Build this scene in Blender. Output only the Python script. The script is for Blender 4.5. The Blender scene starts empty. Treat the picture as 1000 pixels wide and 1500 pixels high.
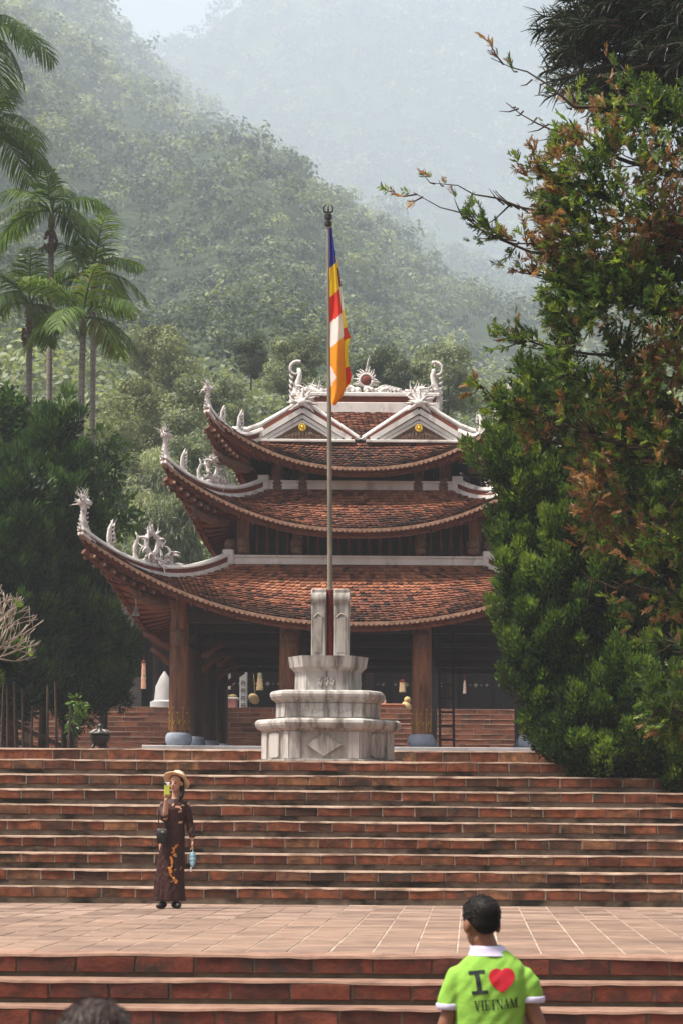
import bpy, bmesh, math, random
import numpy as np
from mathutils import Vector, Matrix, noise
from mathutils.bvhtree import BVHTree

random.seed(7)
RNG = np.random.default_rng(11)
sc = bpy.context.scene
COL = sc.collection
R = math.radians
PI = math.pi

# ------------------------------------------------------------------ camera, sky, sun, exposure
F, CX, CY, H, ROLL = 3200.0, 690.0, 1190.0, 1.15, R(0.4)
cam_d = bpy.data.cameras.new('camera')
cam = bpy.data.objects.new('camera', cam_d)
COL.objects.link(cam)
sc.camera = cam
cam_d.sensor_width = 36.0
cam_d.lens = F / 1500 * 36
cam_d.shift_x = -(CX - 500) / 1500
cam_d.shift_y = (CY - 750) / 1500
cam_d.clip_start, cam_d.clip_end = 0.1, 5000
cam_d.dof.use_dof = True
cam_d.dof.focus_distance = 36
cam_d.dof.aperture_fstop = 7.1
cam.matrix_world = Matrix.Translation((0, 0, H)) @ Matrix.Rotation(R(90), 4, 'X') @ Matrix.Rotation(ROLL, 4, 'Z')

SUN_EL, SUN_AZ = R(64), R(-112)        # high, to the left and a little in front of the pagoda
wd = bpy.data.worlds.new('World')
sc.world = wd
wd.use_nodes = True
wn = wd.node_tree
bg = wn.nodes['Background']
sky = wn.nodes.new('ShaderNodeTexSky')
sky.sky_type = 'NISHITA'
sky.sun_disc = False
sky.sun_elevation = SUN_EL
sky.sun_rotation = SUN_AZ
sky.dust_density = 6.0
sky.air_density = 1.0
sky.ozone_density = 1.0
hs = wn.nodes.new('ShaderNodeHueSaturation')
hs.inputs['Saturation'].default_value = 0.18
wn.links.new(sky.outputs[0], hs.inputs['Color'])
wn.links.new(hs.outputs[0], bg.inputs[0])
bg.inputs[1].default_value = 0.085

sun_d = bpy.data.lights.new('sun', 'SUN')
sun_d.energy = 5.0
sun_d.angle = R(10)
sun_d.color = (1.0, 0.91, 0.78)
sun = bpy.data.objects.new('sun', sun_d)
COL.objects.link(sun)
sd = Vector((math.cos(SUN_EL) * math.sin(SUN_AZ), math.cos(SUN_EL) * math.cos(SUN_AZ), math.sin(SUN_EL)))
sun.rotation_euler = sd.to_track_quat('Z', 'Y').to_euler()

vs = sc.view_settings
vs.view_transform = 'Standard'
vs.look = 'None'
vs.exposure = 1.0
vs.gamma = 1.0
vs.use_curve_mapping = False
sc.render.engine = 'CYCLES'
sc.cycles.use_denoising = True
sc.cycles.max_bounces = 9
sc.cycles.diffuse_bounces = 3
sc.cycles.glossy_bounces = 2
sc.cycles.transmission_bounces = 4
sc.cycles.volume_bounces = 6
sc.cycles.transparent_max_bounces = 4
sc.cycles.caustics_reflective = False
sc.cycles.caustics_refractive = False
HAZE = 0.00056


# ------------------------------------------------------------------ helpers
def P(px, py, Y):
    """world point that the photograph shows at (px, py) when it stands Y metres away"""
    dx, dy = px - CX, py - CY
    c, s = math.cos(ROLL), math.sin(ROLL)
    return Vector(((dx * c + dy * s) * Y / F, Y, H + (dx * s - dy * c) * Y / F))


class MB:
    def __init__(s):
        s.v, s.f, s.m, s.t = [], [], [], []

    def add(s, vs, fs, mi=0, tint=None):
        o = len(s.v)
        s.v.extend([tuple(v) for v in vs])
        s.f.extend([tuple(i + o for i in f) for f in fs])
        s.m.extend([mi] * len(fs))
        s.t.extend([0.5 if tint is None else tint] * len(fs))

    def box(s, c, size, rot=None, mi=0, tint=None, ch=0.0):
        x, y, z = size[0] / 2, size[1] / 2, size[2] / 2
        if ch <= 0:
            vs = [(a * x, b * y, d * z) for d in (-1, 1) for b in (-1, 1) for a in (-1, 1)]
            fs = [(0, 2, 3, 1), (4, 5, 7, 6), (0, 1, 5, 4), (2, 6, 7, 3), (0, 4, 6, 2), (1, 3, 7, 5)]
        else:
            vs, fs = cham(x, y, z, ch)
        M = rot if rot is not None else Matrix.Identity(3)
        c = Vector(c)
        s.add([M @ Vector(v) + c for v in vs], fs, mi, tint)

    def bar(s, p, q, w, h, up=(0, 0, 1), mi=0, w2=None, h2=None):
        p, q = Vector(p), Vector(q)
        d = (q - p).normalized()
        u = Vector(up)
        sd_ = d.cross(u).normalized()
        u = sd_.cross(d).normalized()
        w2 = w if w2 is None else w2
        h2 = h if h2 is None else h2
        vs = []
        for o, ww, hh in ((p, w, h), (q, w2, h2)):
            for a, b in ((-1, -1), (1, -1), (1, 1), (-1, 1)):
                vs.append(o + sd_ * a * ww / 2 + u * b * hh / 2)
        s.add(vs, [(0, 1, 2, 3), (4, 7, 6, 5), (0, 4, 5, 1), (1, 5, 6, 2), (2, 6, 7, 3), (3, 7, 4, 0)], mi)

    def tube(s, pts, rads, n=8, mi=0, flat=1.0, flatdir=(0, 1, 0), tint=None):
        pts = [Vector(p) for p in pts]
        if not hasattr(rads, '__len__'):
            rads = [rads] * len(pts)
        vs, fs = [], []
        u = None
        fd = Vector(flatdir)
        for i, p in enumerate(pts):
            d = (pts[min(i + 1, len(pts) - 1)] - pts[max(i - 1, 0)])
            if d.length < 1e-9:
                d = Vector((0, 0, 1))
            d.normalize()
            a = fd - d * fd.dot(d)
            if a.length < 0.05:
                a = Vector((1, 0, 0)) - d * d.x
                if a.length < 0.05:
                    a = Vector((0, 0, 1)) - d * d.z
            a.normalize()
            if u is not None and flat == 1.0:
                a = u - d * u.dot(d)
                a.normalize()
            u = a
            b = d.cross(a)
            for k in range(n):
                t = 2 * PI * k / n
                vs.append(p + (a * math.cos(t) * flat + b * math.sin(t)) * rads[i])
        for i in range(len(pts) - 1):
            for k in range(n):
                k2 = (k + 1) % n
                fs.append((i * n + k, i * n + k2, (i + 1) * n + k2, (i + 1) * n + k))
        fs.append(tuple(range(n - 1, -1, -1)))
        fs.append(tuple((len(pts) - 1) * n + k for k in range(n)))
        s.add(vs, fs, mi, tint)

    def loft(s, rings, mi=0, cap=True, closed=True, tint=None):
        n = len(rings[0])
        vs = [v for r in rings for v in r]
        fs = []
        for i in range(len(rings) - 1):
            for k in range(n if closed else n - 1):
                k2 = (k + 1) % n
                fs.append((i * n + k, i * n + k2, (i + 1) * n + k2, (i + 1) * n + k))
        if cap and closed:
            fs.append(tuple(range(n - 1, -1, -1)))
            fs.append(tuple((len(rings) - 1) * n + k for k in range(n)))
        s.add(vs, fs, mi, tint)

    def lathe(s, prof, c=(0, 0, 0), n=20, mi=0, sx=1, sy=1):
        c = Vector(c)
        s.loft([[c + Vector((r * math.cos(2 * PI * k / n) * sx, r * math.sin(2 * PI * k / n) * sy, z)) for k in range(n)] for r, z in prof], mi)

    def ball(s, c, r, n=10, mi=0, m=None, rot=None):
        if not hasattr(r, '__len__'):
            r = (r, r, r)
        c = Vector(c)
        k = m or max(5, n // 2 + 1)
        rings = []
        for i in range(k + 1):
            t = -PI / 2 + PI * i / k
            q = max(math.cos(t), 0.02)
            ring = [Vector((r[0] * q * math.cos(2 * PI * j / n), r[1] * q * math.sin(2 * PI * j / n), r[2] * math.sin(t))) for j in range(n)]
            rings.append([c + (rot @ v if rot is not None else v) for v in ring])
        s.loft(rings, mi)

    def prism(s, poly, y0, y1, mi=0):
        """poly: (x, z) outline counter-clockwise seen from -Y"""
        n = len(poly)
        vs = [(x, y0, z) for x, z in poly] + [(x, y1, z) for x, z in poly]
        fs = [tuple(range(n)), tuple(range(2 * n - 1, n - 1, -1))]
        for k in range(n):
            k2 = (k + 1) % n
            fs.append((k, k + n, k2 + n, k2))
        s.add(vs, fs, mi)

    def xf(s, M):
        s.v = [tuple(M @ Vector(v)) for v in s.v]
        return s

    def mesh(s, name, mats, smooth=False, auto=None):
        me = bpy.data.meshes.new(name)
        me.from_pydata(s.v, [], s.f)
        for m in (mats if isinstance(mats, (list, tuple)) else [mats]):
            me.materials.append(m)
        if any(s.m):
            me.polygons.foreach_set('material_index', s.m)
        if any(t != 0.5 for t in s.t):
            at = me.attributes.new('tint', 'FLOAT', 'FACE')
            at.data.foreach_set('value', s.t)
        if smooth:
            me.polygons.foreach_set('use_smooth', [True] * len(me.polygons))
            if auto:
                me.set_sharp_from_angle(angle=R(auto))
        me.update()
        return me

    def build(s, name, mats, parent=None, smooth=False, auto=None, loc=None):
        return link(name, s.mesh(name, mats, smooth, auto), parent, loc)


_cham = {}


def cham(x, y, z, c):
    key = (round(x, 4), round(y, 4), round(z, 4), round(c, 4))
    if key in _cham:
        return _cham[key]
    bm = bmesh.new()
    bmesh.ops.create_cube(bm, size=1)
    for v in bm.verts:
        v.co = Vector((v.co.x * 2 * x, v.co.y * 2 * y, v.co.z * 2 * z))
    bmesh.ops.bevel(bm, geom=bm.edges[:], offset=c, segments=1, affect='EDGES')
    bm.verts.index_update()
    r = ([tuple(v.co) for v in bm.verts], [tuple(v.index for v in f.verts) for f in bm.faces])
    bm.free()
    _cham[key] = r
    return r


def link(name, me, parent=None, loc=None):
    o = bpy.data.objects.new(name, me)
    COL.objects.link(o)
    if loc is not None:
        o.location = loc
    if parent is not None:
        o.parent = parent
    return o


def tag(o, label=None, cat=None, group=None, kind=None):
    if label:
        o['label'] = label
    if cat:
        o['category'] = cat
    if group:
        o['group'] = group
    if kind:
        o['kind'] = kind
    return o


def thing(name, label, cat, loc=(0, 0, 0), rz=0, group=None):
    o = bpy.data.objects.new(name, None)
    COL.objects.link(o)
    o.location = loc
    o.rotation_euler = (0, 0, rz)
    o.empty_display_size = 0.1
    return tag(o, label, cat, group)


def copy_tree(o, parent=None):
    c = o.copy()
    COL.objects.link(c)
    c.parent = parent
    for ch in list(o.children):
        copy_tree(ch, c)
    return c


def np_mesh(name, verts, faces, mats, tint=None, smooth=False):
    """verts (N,3), faces (M,k) numpy"""
    me = bpy.data.meshes.new(name)
    nv, (nf, k) = len(verts), faces.shape
    me.vertices.add(nv)
    me.vertices.foreach_set('co', np.ascontiguousarray(verts, np.float32).ravel())
    me.loops.add(nf * k)
    me.loops.foreach_set('vertex_index', faces.astype(np.int32).ravel())
    me.polygons.add(nf)
    me.polygons.foreach_set('loop_start', np.arange(0, nf * k, k, dtype=np.int32))
    if tint is not None:
        at = me.attributes.new('tint', 'FLOAT', 'FACE')
        at.data.foreach_set('value', np.asarray(tint, np.float32))
    for m in (mats if isinstance(mats, (list, tuple)) else [mats]):
        me.materials.append(m)
    if smooth:
        me.polygons.foreach_set('use_smooth', [True] * nf)
    me.update(calc_edges=True)
    return me


def unit(a):
    return a / np.maximum(np.linalg.norm(a, axis=-1, keepdims=True), 1e-9)


def blades(pos, d, ln, wd_, rng, fold=0.0):
    """one leaf-shaped quad for every position"""
    n = len(pos)
    d = unit(d)
    side = unit(np.cross(d, unit(rng.normal(size=(n, 3)))))
    up = np.cross(side, d)
    ln, wd_ = np.broadcast_to(ln, (n,))[:, None], np.broadcast_to(wd_, (n,))[:, None]
    mid = pos + d * ln * 0.45
    v = np.empty((n, 4, 3))
    v[:, 0] = pos
    v[:, 1] = mid + side * wd_ * 0.5 + up * fold * wd_
    v[:, 2] = pos + d * ln
    v[:, 3] = mid - side * wd_ * 0.5 + up * fold * wd_
    return v


def shingles(pos, nrm, ln, wd_, rng, jit=0.5):
    """leaf quads lying roughly along a crown's surface"""
    n = len(pos)
    nn = unit(nrm + rng.normal(size=(n, 3)) * jit)
    d = unit(np.cross(nn, unit(rng.normal(size=(n, 3)))))
    side = np.cross(nn, d)
    ln, wd_ = np.broadcast_to(ln, (n,))[:, None], np.broadcast_to(wd_, (n,))[:, None]
    v = np.empty((n, 4, 3))
    v[:, 0] = pos - d * ln * 0.5
    v[:, 1] = pos + side * wd_ * 0.5
    v[:, 2] = pos + d * ln * 0.5
    v[:, 3] = pos - side * wd_ * 0.5
    return v


def blade_mesh(name, v, mat_, tint):
    n = len(v)
    return np_mesh(name, v.reshape(-1, 3), np.arange(n * 4).reshape(n, 4), mat_, tint)


def fib(n, rng=None, jit=0.0):
    i = np.arange(n) + 0.5
    z = 1 - 2 * i / n
    t = PI * (1 + 5 ** 0.5) * i
    r = np.sqrt(1 - z * z)
    p = np.stack([r * np.cos(t), r * np.sin(t), z], 1)
    if rng is not None and jit:
        p = unit(p + rng.normal(size=p.shape) * jit)
    return p


def vnoise(p, scale, seed=0.0):
    p = np.asarray(p) * scale + seed
    i = np.floor(p).astype(np.int64)
    f = p - i
    f = f * f * (3 - 2 * f)
    out = 0.0
    for dx in (0, 1):
        for dy in (0, 1):
            for dz in (0, 1):
                h = (i[:, 0] + dx) * 374761393 + (i[:, 1] + dy) * 668265263 + (i[:, 2] + dz) * 2147483647
                h = (h ^ (h >> 13)) * 1274126177
                r = ((h ^ (h >> 16)) & 0xFFFF) / 32767.5 - 1.0
                w = (f[:, 0] if dx else 1 - f[:, 0]) * (f[:, 1] if dy else 1 - f[:, 1]) * (f[:, 2] if dz else 1 - f[:, 2])
                out = out + r * w
    return out


# ------------------------------------------------------------------ materials
def mat(name, c1, c2=None, sc_=6.0, stretch=(1, 1, 1), c3=None, s3=1.2, lo3=0.5, hi3=0.62, rough=0.8, bump=0.25, bsc=30.0,
        bdist=0.01, rnd=0.0, ramp=None, ramp_by='tint', spec=0.3, metal=0.0, transl=0.0, stretch3=None, amp=(0.72, 1.25)):
    m = bpy.data.materials.new(name)
    m.use_nodes = True
    nt = m.node_tree
    N, L = nt.nodes, nt.links
    bs = N['Principled BSDF']
    geo = N.new('ShaderNodeNewGeometry')

    def tex(scale, st, detail=6, off=0.0):
        mp = N.new('ShaderNodeMapping')
        mp.inputs['Scale'].default_value = st
        mp.inputs['Location'].default_value = (off, off * 1.3, off * 0.7)
        L.new(geo.outputs['Position'], mp.inputs['Vector'])
        nz = N.new('ShaderNodeTexNoise')
        nz.inputs['Scale'].default_value = scale
        nz.inputs['Detail'].default_value = detail
        nz.inputs['Roughness'].default_value = 0.6
        L.new(mp.outputs[0], nz.inputs['Vector'])
        return nz.outputs['Fac']

    def rng_(src, a, b, c=0.0, d=1.0):
        r = N.new('ShaderNodeMapRange')
        L.new(src, r.inputs['Value'])
        for k, v in zip(('From Min', 'From Max', 'To Min', 'To Max'), (a, b, c, d)):
            r.inputs[k].default_value = v
        return r.outputs[0]

    def mix(fac, a, b, mode='MIX'):
        x = N.new('ShaderNodeMix')
        x.data_type = 'RGBA'
        x.blend_type = mode
        if isinstance(fac, float):
            x.inputs[0].default_value = fac
        else:
            L.new(fac, x.inputs[0])
        for i, q in ((6, a), (7, b)):
            if isinstance(q, (tuple, list)):
                x.inputs[i].default_value = (*q, 1)
            else:
                L.new(q, x.inputs[i])
        return x.outputs[2]

    if ramp:
        cr = N.new('ShaderNodeValToRGB')
        el = cr.color_ramp.elements
        while len(el) < len(ramp):
            el.new(0.5)
        for e, (p_, c) in zip(el, ramp):
            e.position = p_
            e.color = (*c, 1)
        if ramp_by == 'tint':
            at = N.new('ShaderNodeAttribute')
            at.attribute_name = 'tint'
            L.new(at.outputs['Fac'], cr.inputs[0])
        else:
            oi = N.new('ShaderNodeObjectInfo')
            L.new(oi.outputs['Random'], cr.inputs[0])
        col = cr.outputs[0]
        f = rng_(tex(sc_, stretch), 0.3, 0.7, *amp)
        mm = N.new('ShaderNodeVectorMath')
        mm.operation = 'SCALE'
        L.new(col, mm.inputs[0])
        L.new(f, mm.inputs['Scale'])
        col = mm.outputs[0]
        if c2:
            col = mix(rng_(tex(sc_ * 0.6, stretch, off=3.1), 0.5, 0.7), col, c2)
    elif c2:
        col = mix(rng_(tex(sc_, stretch), 0.32, 0.68), c1, c2)
    else:
        col = mix(0.0, c1, c1)
    if c3:
        col = mix(rng_(tex(s3, stretch3 or stretch, 8, 7.7), lo3, hi3), col, c3)
    if rnd:
        oi = N.new('ShaderNodeObjectInfo')
        mm = N.new('ShaderNodeVectorMath')
        mm.operation = 'SCALE'
        L.new(col, mm.inputs[0])
        L.new(rng_(oi.outputs['Random'], 0, 1, 1 - rnd, 1 + rnd), mm.inputs['Scale'])
        col = mm.outputs[0]
    L.new(col, bs.inputs['Base Color'])
    bs.inputs['Roughness'].default_value = rough
    bs.inputs['Metallic'].default_value = metal
    bs.inputs['Specular IOR Level'].default_value = spec
    if bump:
        bp = N.new('ShaderNodeBump')
        bp.inputs['Strength'].default_value = bump
        bp.inputs['Distance'].default_value = bdist
        L.new(tex(bsc, stretch, 8, 1.9), bp.inputs['Height'])
        L.new(bp.outputs[0], bs.inputs['Normal'])
    if transl:
        tr = N.new('ShaderNodeBsdfTranslucent')
        br = N.new('ShaderNodeVectorMath')
        br.operation = 'MULTIPLY'
        L.new(col, br.inputs[0])
        br.inputs[1].default_value = (1.5, 1.5, 0.7)
        L.new(br.outputs[0], tr.inputs['Color'])
        ms = N.new('ShaderNodeMixShader')
        ms.inputs[0].default_value = transl
        L.new(bs.outputs[0], ms.inputs[1])
        L.new(tr.outputs[0], ms.inputs[2])
        L.new(ms.outputs[0], N['Material Output'].inputs['Surface'])
    return m


M = {}
BR = [(0.0, (0.05, 0.022, 0.013)), (0.2, (0.14, 0.042, 0.020)), (0.45, (0.21, 0.065, 0.028)), (0.7, (0.165, 0.052, 0.025)), (0.86, (0.25, 0.115, 0.055)), (1.0, (0.085, 0.036, 0.022))]
M['brick'] = mat('brick_red', (0, 0, 0), ramp=BR, ramp_by='obj', sc_=7, amp=(0.35, 1.55), c3=(0.04, 0.03, 0.02), s3=3.4, lo3=0.50, hi3=0.66, rough=0.85, bump=0.5, bsc=28, bdist=0.012)
BRL = [(0.0, (0.055, 0.014, 0.009)), (0.35, (0.11, 0.024, 0.013)), (0.7, (0.14, 0.034, 0.017)), (1.0, (0.08, 0.022, 0.014))]
M['brick_low'] = mat('brick_dark_red', (0, 0, 0), ramp=BRL, ramp_by='obj', sc_=7, amp=(0.45, 1.5), c3=(0.03, 0.016, 0.012), s3=4.0, lo3=0.5, hi3=0.66, rough=0.7, bump=0.5, bsc=30, bdist=0.012)
M['brick_t'] = mat('brick_red_mass', (0, 0, 0), ramp=BR, sc_=9, c3=(0.045, 0.03, 0.02), s3=3.0, lo3=0.52, hi3=0.68, rough=0.85, bump=0.5, bsc=28)
BRR = [(0.0, (0.13, 0.05, 0.03)), (0.4, (0.24, 0.085, 0.05)), (0.7, (0.30, 0.125, 0.078)), (1.0, (0.19, 0.065, 0.04))]
M['brick_rear'] = mat('brick_orange', (0, 0, 0), ramp=BRR, ramp_by='obj', sc_=5, c3=(0.10, 0.055, 0.035), s3=2.2, lo3=0.5, hi3=0.66, rough=0.85, bump=0.4)
M['mortar'] = mat('mortar_pale', (0.42, 0.36, 0.30), (0.26, 0.22, 0.17), sc_=5, rough=0.9, c3=(0.12, 0.11, 0.08), s3=2.5, lo3=0.55, hi3=0.7)
M['mortar_d'] = mat('mortar_mossy', (0.15, 0.12, 0.085), (0.075, 0.06, 0.04), sc_=7, rough=0.9, bump=0.6)
M['nosing'] = mat('worn_edge_mortar', (0.42, 0.31, 0.24), (0.24, 0.155, 0.115), sc_=4, rough=0.85, c3=(0.12, 0.07, 0.05), s3=2.3, lo3=0.50, hi3=0.66)
M['stepbase'] = mat('stained_plaster', (0.30, 0.24, 0.18), (0.15, 0.105, 0.075), sc_=5, stretch=(1, 1, 2), c3=(0.035, 0.03, 0.02), s3=1.6, lo3=0.48, hi3=0.62, rough=0.95, bump=0.7, bsc=24, bdist=0.02)
M['tread'] = mat('dusty_tread', (0.28, 0.17, 0.125), (0.18, 0.098, 0.070), sc_=5, c3=(0.13, 0.075, 0.055), s3=2.1, lo3=0.5, hi3=0.7, rough=0.85, rnd=0.1)
M['paver'] = mat('terrace_paver', (0.275, 0.185, 0.138), (0.18, 0.112, 0.08), sc_=5, stretch=(1, 1.6, 1), c3=(0.13, 0.083, 0.066), s3=0.9, lo3=0.42, hi3=0.70, rough=0.8, bump=0.2, rnd=0.13)
M['paver_t'] = mat('terrace_paver_mass', (0, 0, 0), ramp=[(0, (0.14, 0.09, 0.068)), (0.5, (0.21, 0.14, 0.108)), (1, (0.27, 0.185, 0.145))], sc_=3.5, rough=0.8, bump=0.2)
M['tread_d'] = mat('worn_step_top', (0.20, 0.12, 0.085), (0.11, 0.06, 0.04), sc_=5, rough=0.9)
M['pavejoint'] = mat('paver_joint', (0.44, 0.36, 0.29), (0.20, 0.15, 0.115), sc_=1.6, rough=0.9)
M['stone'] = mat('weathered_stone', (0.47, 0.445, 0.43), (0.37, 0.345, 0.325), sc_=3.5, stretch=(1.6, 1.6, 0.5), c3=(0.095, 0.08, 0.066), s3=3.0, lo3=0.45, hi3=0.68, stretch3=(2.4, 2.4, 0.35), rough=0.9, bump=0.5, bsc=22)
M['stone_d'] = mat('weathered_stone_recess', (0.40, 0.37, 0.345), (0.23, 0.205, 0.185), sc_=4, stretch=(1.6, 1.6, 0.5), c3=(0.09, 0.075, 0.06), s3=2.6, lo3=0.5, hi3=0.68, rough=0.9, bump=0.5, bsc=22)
M['platform'] = mat('pale_platform_stone', (0.50, 0.49, 0.50), (0.36, 0.35, 0.35), sc_=3, rough=0.85)
M['plaster'] = mat('aged_white_plaster', (0.74, 0.72, 0.70), (0.56, 0.53, 0.51), sc_=2.5, stretch=(1, 1, 0.6), c3=(0.20, 0.17, 0.15), s3=3.2, lo3=0.56, hi3=0.78, rough=0.85, bump=0.3, bsc=18)
M['dragon'] = mat('dragon_stucco', (0.76, 0.72, 0.71), (0.50, 0.46, 0.44), sc_=14, c3=(0.16, 0.13, 0.115), s3=6, lo3=0.54, hi3=0.7, rough=0.85, bump=0.6, bsc=30, bdist=0.02)
M['redband'] = mat('red_brick_band', (0.20, 0.055, 0.03), (0.12, 0.03, 0.02), sc_=12, rough=0.85, bump=0.4)
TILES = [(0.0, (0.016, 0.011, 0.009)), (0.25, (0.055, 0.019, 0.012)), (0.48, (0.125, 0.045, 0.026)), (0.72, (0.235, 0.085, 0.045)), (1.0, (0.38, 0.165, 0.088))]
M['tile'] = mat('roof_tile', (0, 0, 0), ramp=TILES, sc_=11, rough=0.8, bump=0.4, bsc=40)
M['deck'] = mat('roof_deck', (0.015, 0.009, 0.007), rough=0.9, bump=0)
M['drip'] = mat('eave_drip_tile', (0.42, 0.26, 0.18), (0.22, 0.12, 0.08), sc_=8, rough=0.85)
M['fascia'] = mat('eave_wood', (0.21, 0.062, 0.028), (0.11, 0.03, 0.016), sc_=3, stretch=(1, 1, 4), rough=0.6)
M['soffit'] = mat('soffit_wood', (0.33, 0.095, 0.032), (0.20, 0.052, 0.02), sc_=3, rough=0.55)
M['wood'] = mat('dark_timber', (0.035, 0.014, 0.009), (0.018, 0.008, 0.006), sc_=4, stretch=(1, 1, 0.3), rough=0.45, bump=0.2)
M['shadecol'] = mat('shaded_column_timber', (0.055, 0.022, 0.013), (0.028, 0.012, 0.008), sc_=9, stretch=(1, 1, 0.12), rough=0.5, bump=0.3)  # same column timber, with the shade under the roof painted into its colour
M['woodred'] = mat('red_brown_timber', (0.15, 0.045, 0.022), (0.07, 0.022, 0.012), sc_=4, rough=0.5)
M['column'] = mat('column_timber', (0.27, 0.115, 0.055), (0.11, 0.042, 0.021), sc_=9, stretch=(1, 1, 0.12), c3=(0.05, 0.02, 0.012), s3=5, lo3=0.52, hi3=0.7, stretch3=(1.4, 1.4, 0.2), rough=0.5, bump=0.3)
M['postcap'] = mat('carved_post_cap', (0.20, 0.11, 0.07), (0.09, 0.05, 0.035), sc_=16, rough=0.7, bump=0.6)
M['bluestone'] = mat('blue_grey_stone', (0.30, 0.34, 0.42), (0.22, 0.245, 0.30), sc_=6, rough=0.75)
M['gold'] = mat('dull_gilding', (0.55, 0.36, 0.06), (0.30, 0.17, 0.03), sc_=25, rough=0.4, metal=0.4)
M['goldcoin'] = mat('gilt_boss', (0.75, 0.50, 0.06), rough=0.4, metal=0.3)
M['pediment'] = mat('pediment_timber', (0.20, 0.125, 0.085), (0.11, 0.065, 0.045), sc_=14, rough=0.7, bump=0.8, bsc=18, bdist=0.03)
M['iron'] = mat('black_iron', (0.012, 0.011, 0.011), rough=0.5)
M['bronze'] = mat('dark_bronze', (0.06, 0.05, 0.045), (0.03, 0.03, 0.025), sc_=12, rough=0.45, metal=0.5)
M['polemetal'] = mat('pole_paint', (0.25, 0.21, 0.165), (0.12, 0.10, 0.08), sc_=6, stretch=(1, 1, 0.2), rough=0.55)
M['polered'] = mat('pole_red', (0.18, 0.02, 0.015), (0.10, 0.012, 0.01), rough=0.5)
M['bark'] = mat('bark', (0.06, 0.042, 0.03), (0.03, 0.02, 0.015), sc_=10, stretch=(1, 1, 0.25), rough=0.95, bump=0.8)
M['palmbark'] = mat('palm_bark', (0.25, 0.22, 0.19), (0.12, 0.105, 0.09), sc_=5, stretch=(0.4, 0.4, 5), rough=0.9)
M['palebark'] = mat('pale_bark', (0.40, 0.33, 0.28), (0.26, 0.21, 0.17), sc_=10, rough=0.85)
M['soil'] = mat('soil', (0.06, 0.045, 0.03), (0.035, 0.03, 0.02), sc_=2, rough=0.95)
M['ground'] = mat('ground_earth', (0.16, 0.11, 0.08), (0.10, 0.075, 0.05), sc_=1.2, rough=0.95)
M['hill'] = mat('forest_floor', (0.03, 0.05, 0.02), (0.06, 0.085, 0.03), sc_=0.12, rough=0.95, bump=1.0, bsc=0.12, bdist=6.0)


def leafmat(name, ramp, transl=0.35, rough=0.5, sc_=3):
    return mat(name, (0, 0, 0), ramp=ramp, sc_=sc_, rough=rough, bump=0, transl=transl, spec=0.3)


M['juniper'] = leafmat('juniper_foliage', [(0, (0.006, 0.013, 0.005)), (0.45, (0.032, 0.070, 0.014)), (0.75, (0.095, 0.165, 0.026)), (1, (0.19, 0.28, 0.045))])
M['cypress'] = leafmat('cypress_foliage', [(0, (0.008, 0.020, 0.007)), (0.6, (0.026, 0.062, 0.015)), (1, (0.075, 0.15, 0.03))], 0.25)
M['thuja'] = leafmat('thuja_foliage', [(0, (0.016, 0.036, 0.010)), (0.35, (0.06, 0.11, 0.022)), (0.55, (0.19, 0.25, 0.045)), (0.62, (0.13, 0.07, 0.03)), (0.8, (0.20, 0.095, 0.05)), (1, (0.33, 0.20, 0.125))], 0.45)
M['pine'] = leafmat('pine_needles', [(0, (0.008, 0.014, 0.007)), (1, (0.028, 0.042, 0.016))], 0.15)
M['palm'] = leafmat('palm_leaf', [(0, (0.025, 0.045, 0.012)), (0.5, (0.055, 0.105, 0.018)), (0.85, (0.13, 0.21, 0.03)), (1, (0.16, 0.13, 0.05))], 0.4, 0.65)
M['broad'] = leafmat('broadleaf', [(0, (0.02, 0.045, 0.010)), (0.6, (0.055, 0.12, 0.018)), (1, (0.12, 0.21, 0.03))], 0.4, 0.4)
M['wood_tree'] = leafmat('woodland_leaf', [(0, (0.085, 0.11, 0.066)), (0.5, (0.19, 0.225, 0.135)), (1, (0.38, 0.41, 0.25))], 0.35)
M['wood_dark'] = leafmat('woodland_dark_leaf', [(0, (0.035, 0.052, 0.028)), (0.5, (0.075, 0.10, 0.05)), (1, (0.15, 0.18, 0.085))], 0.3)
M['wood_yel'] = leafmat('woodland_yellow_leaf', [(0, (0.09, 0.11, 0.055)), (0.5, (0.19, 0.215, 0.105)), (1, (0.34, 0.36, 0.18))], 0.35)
M['forest'] = leafmat('hill_forest_leaf', [(0, (0.030, 0.050, 0.034)), (0.5, (0.105, 0.14, 0.082)), (1, (0.32, 0.35, 0.17))], 0.3, 0.6, 0.1)
M['forest_far'] = leafmat('mountain_forest_leaf', [(0, (0.012, 0.018, 0.014)), (0.5, (0.045, 0.058, 0.036)), (1, (0.24, 0.24, 0.11))], 0.2, 0.6, 0.1)
M['newleaf'] = mat('new_leaf', (0.22, 0.34, 0.05), (0.12, 0.24, 0.03), sc_=10, rough=0.5, bump=0, transl=0.35)

# ------------------------------------------------------------------ the setting: ground, stairs, terrace, courts
def slab(name, x0, x1, y0, y1, z0, z1, m, parent=None):
    b = MB()
    b.box(((x0 + x1) / 2, (y0 + y1) / 2, (z0 + z1) / 2), (x1 - x0, y1 - y0, z1 - z0))
    o = b.build(name, m, parent)
    if parent is None:
        tag(o, kind='structure')
    return o


def brick_meshes(w, d, h, m, n=5, ch=0.006, jit=0.005, seed=1):
    out = []
    rr = random.Random(seed)
    for k in range(n):
        b = MB()
        b.box((0, 0, 0), (w, d, h), ch=ch)
        b.v = [(x + rr.uniform(-jit, jit), y + rr.uniform(-jit, jit) * 0.7, z + rr.uniform(-jit, jit) * 0.6) for x, y, z in b.v]
        out.append(b.mesh('brick', m))
    return out


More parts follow.
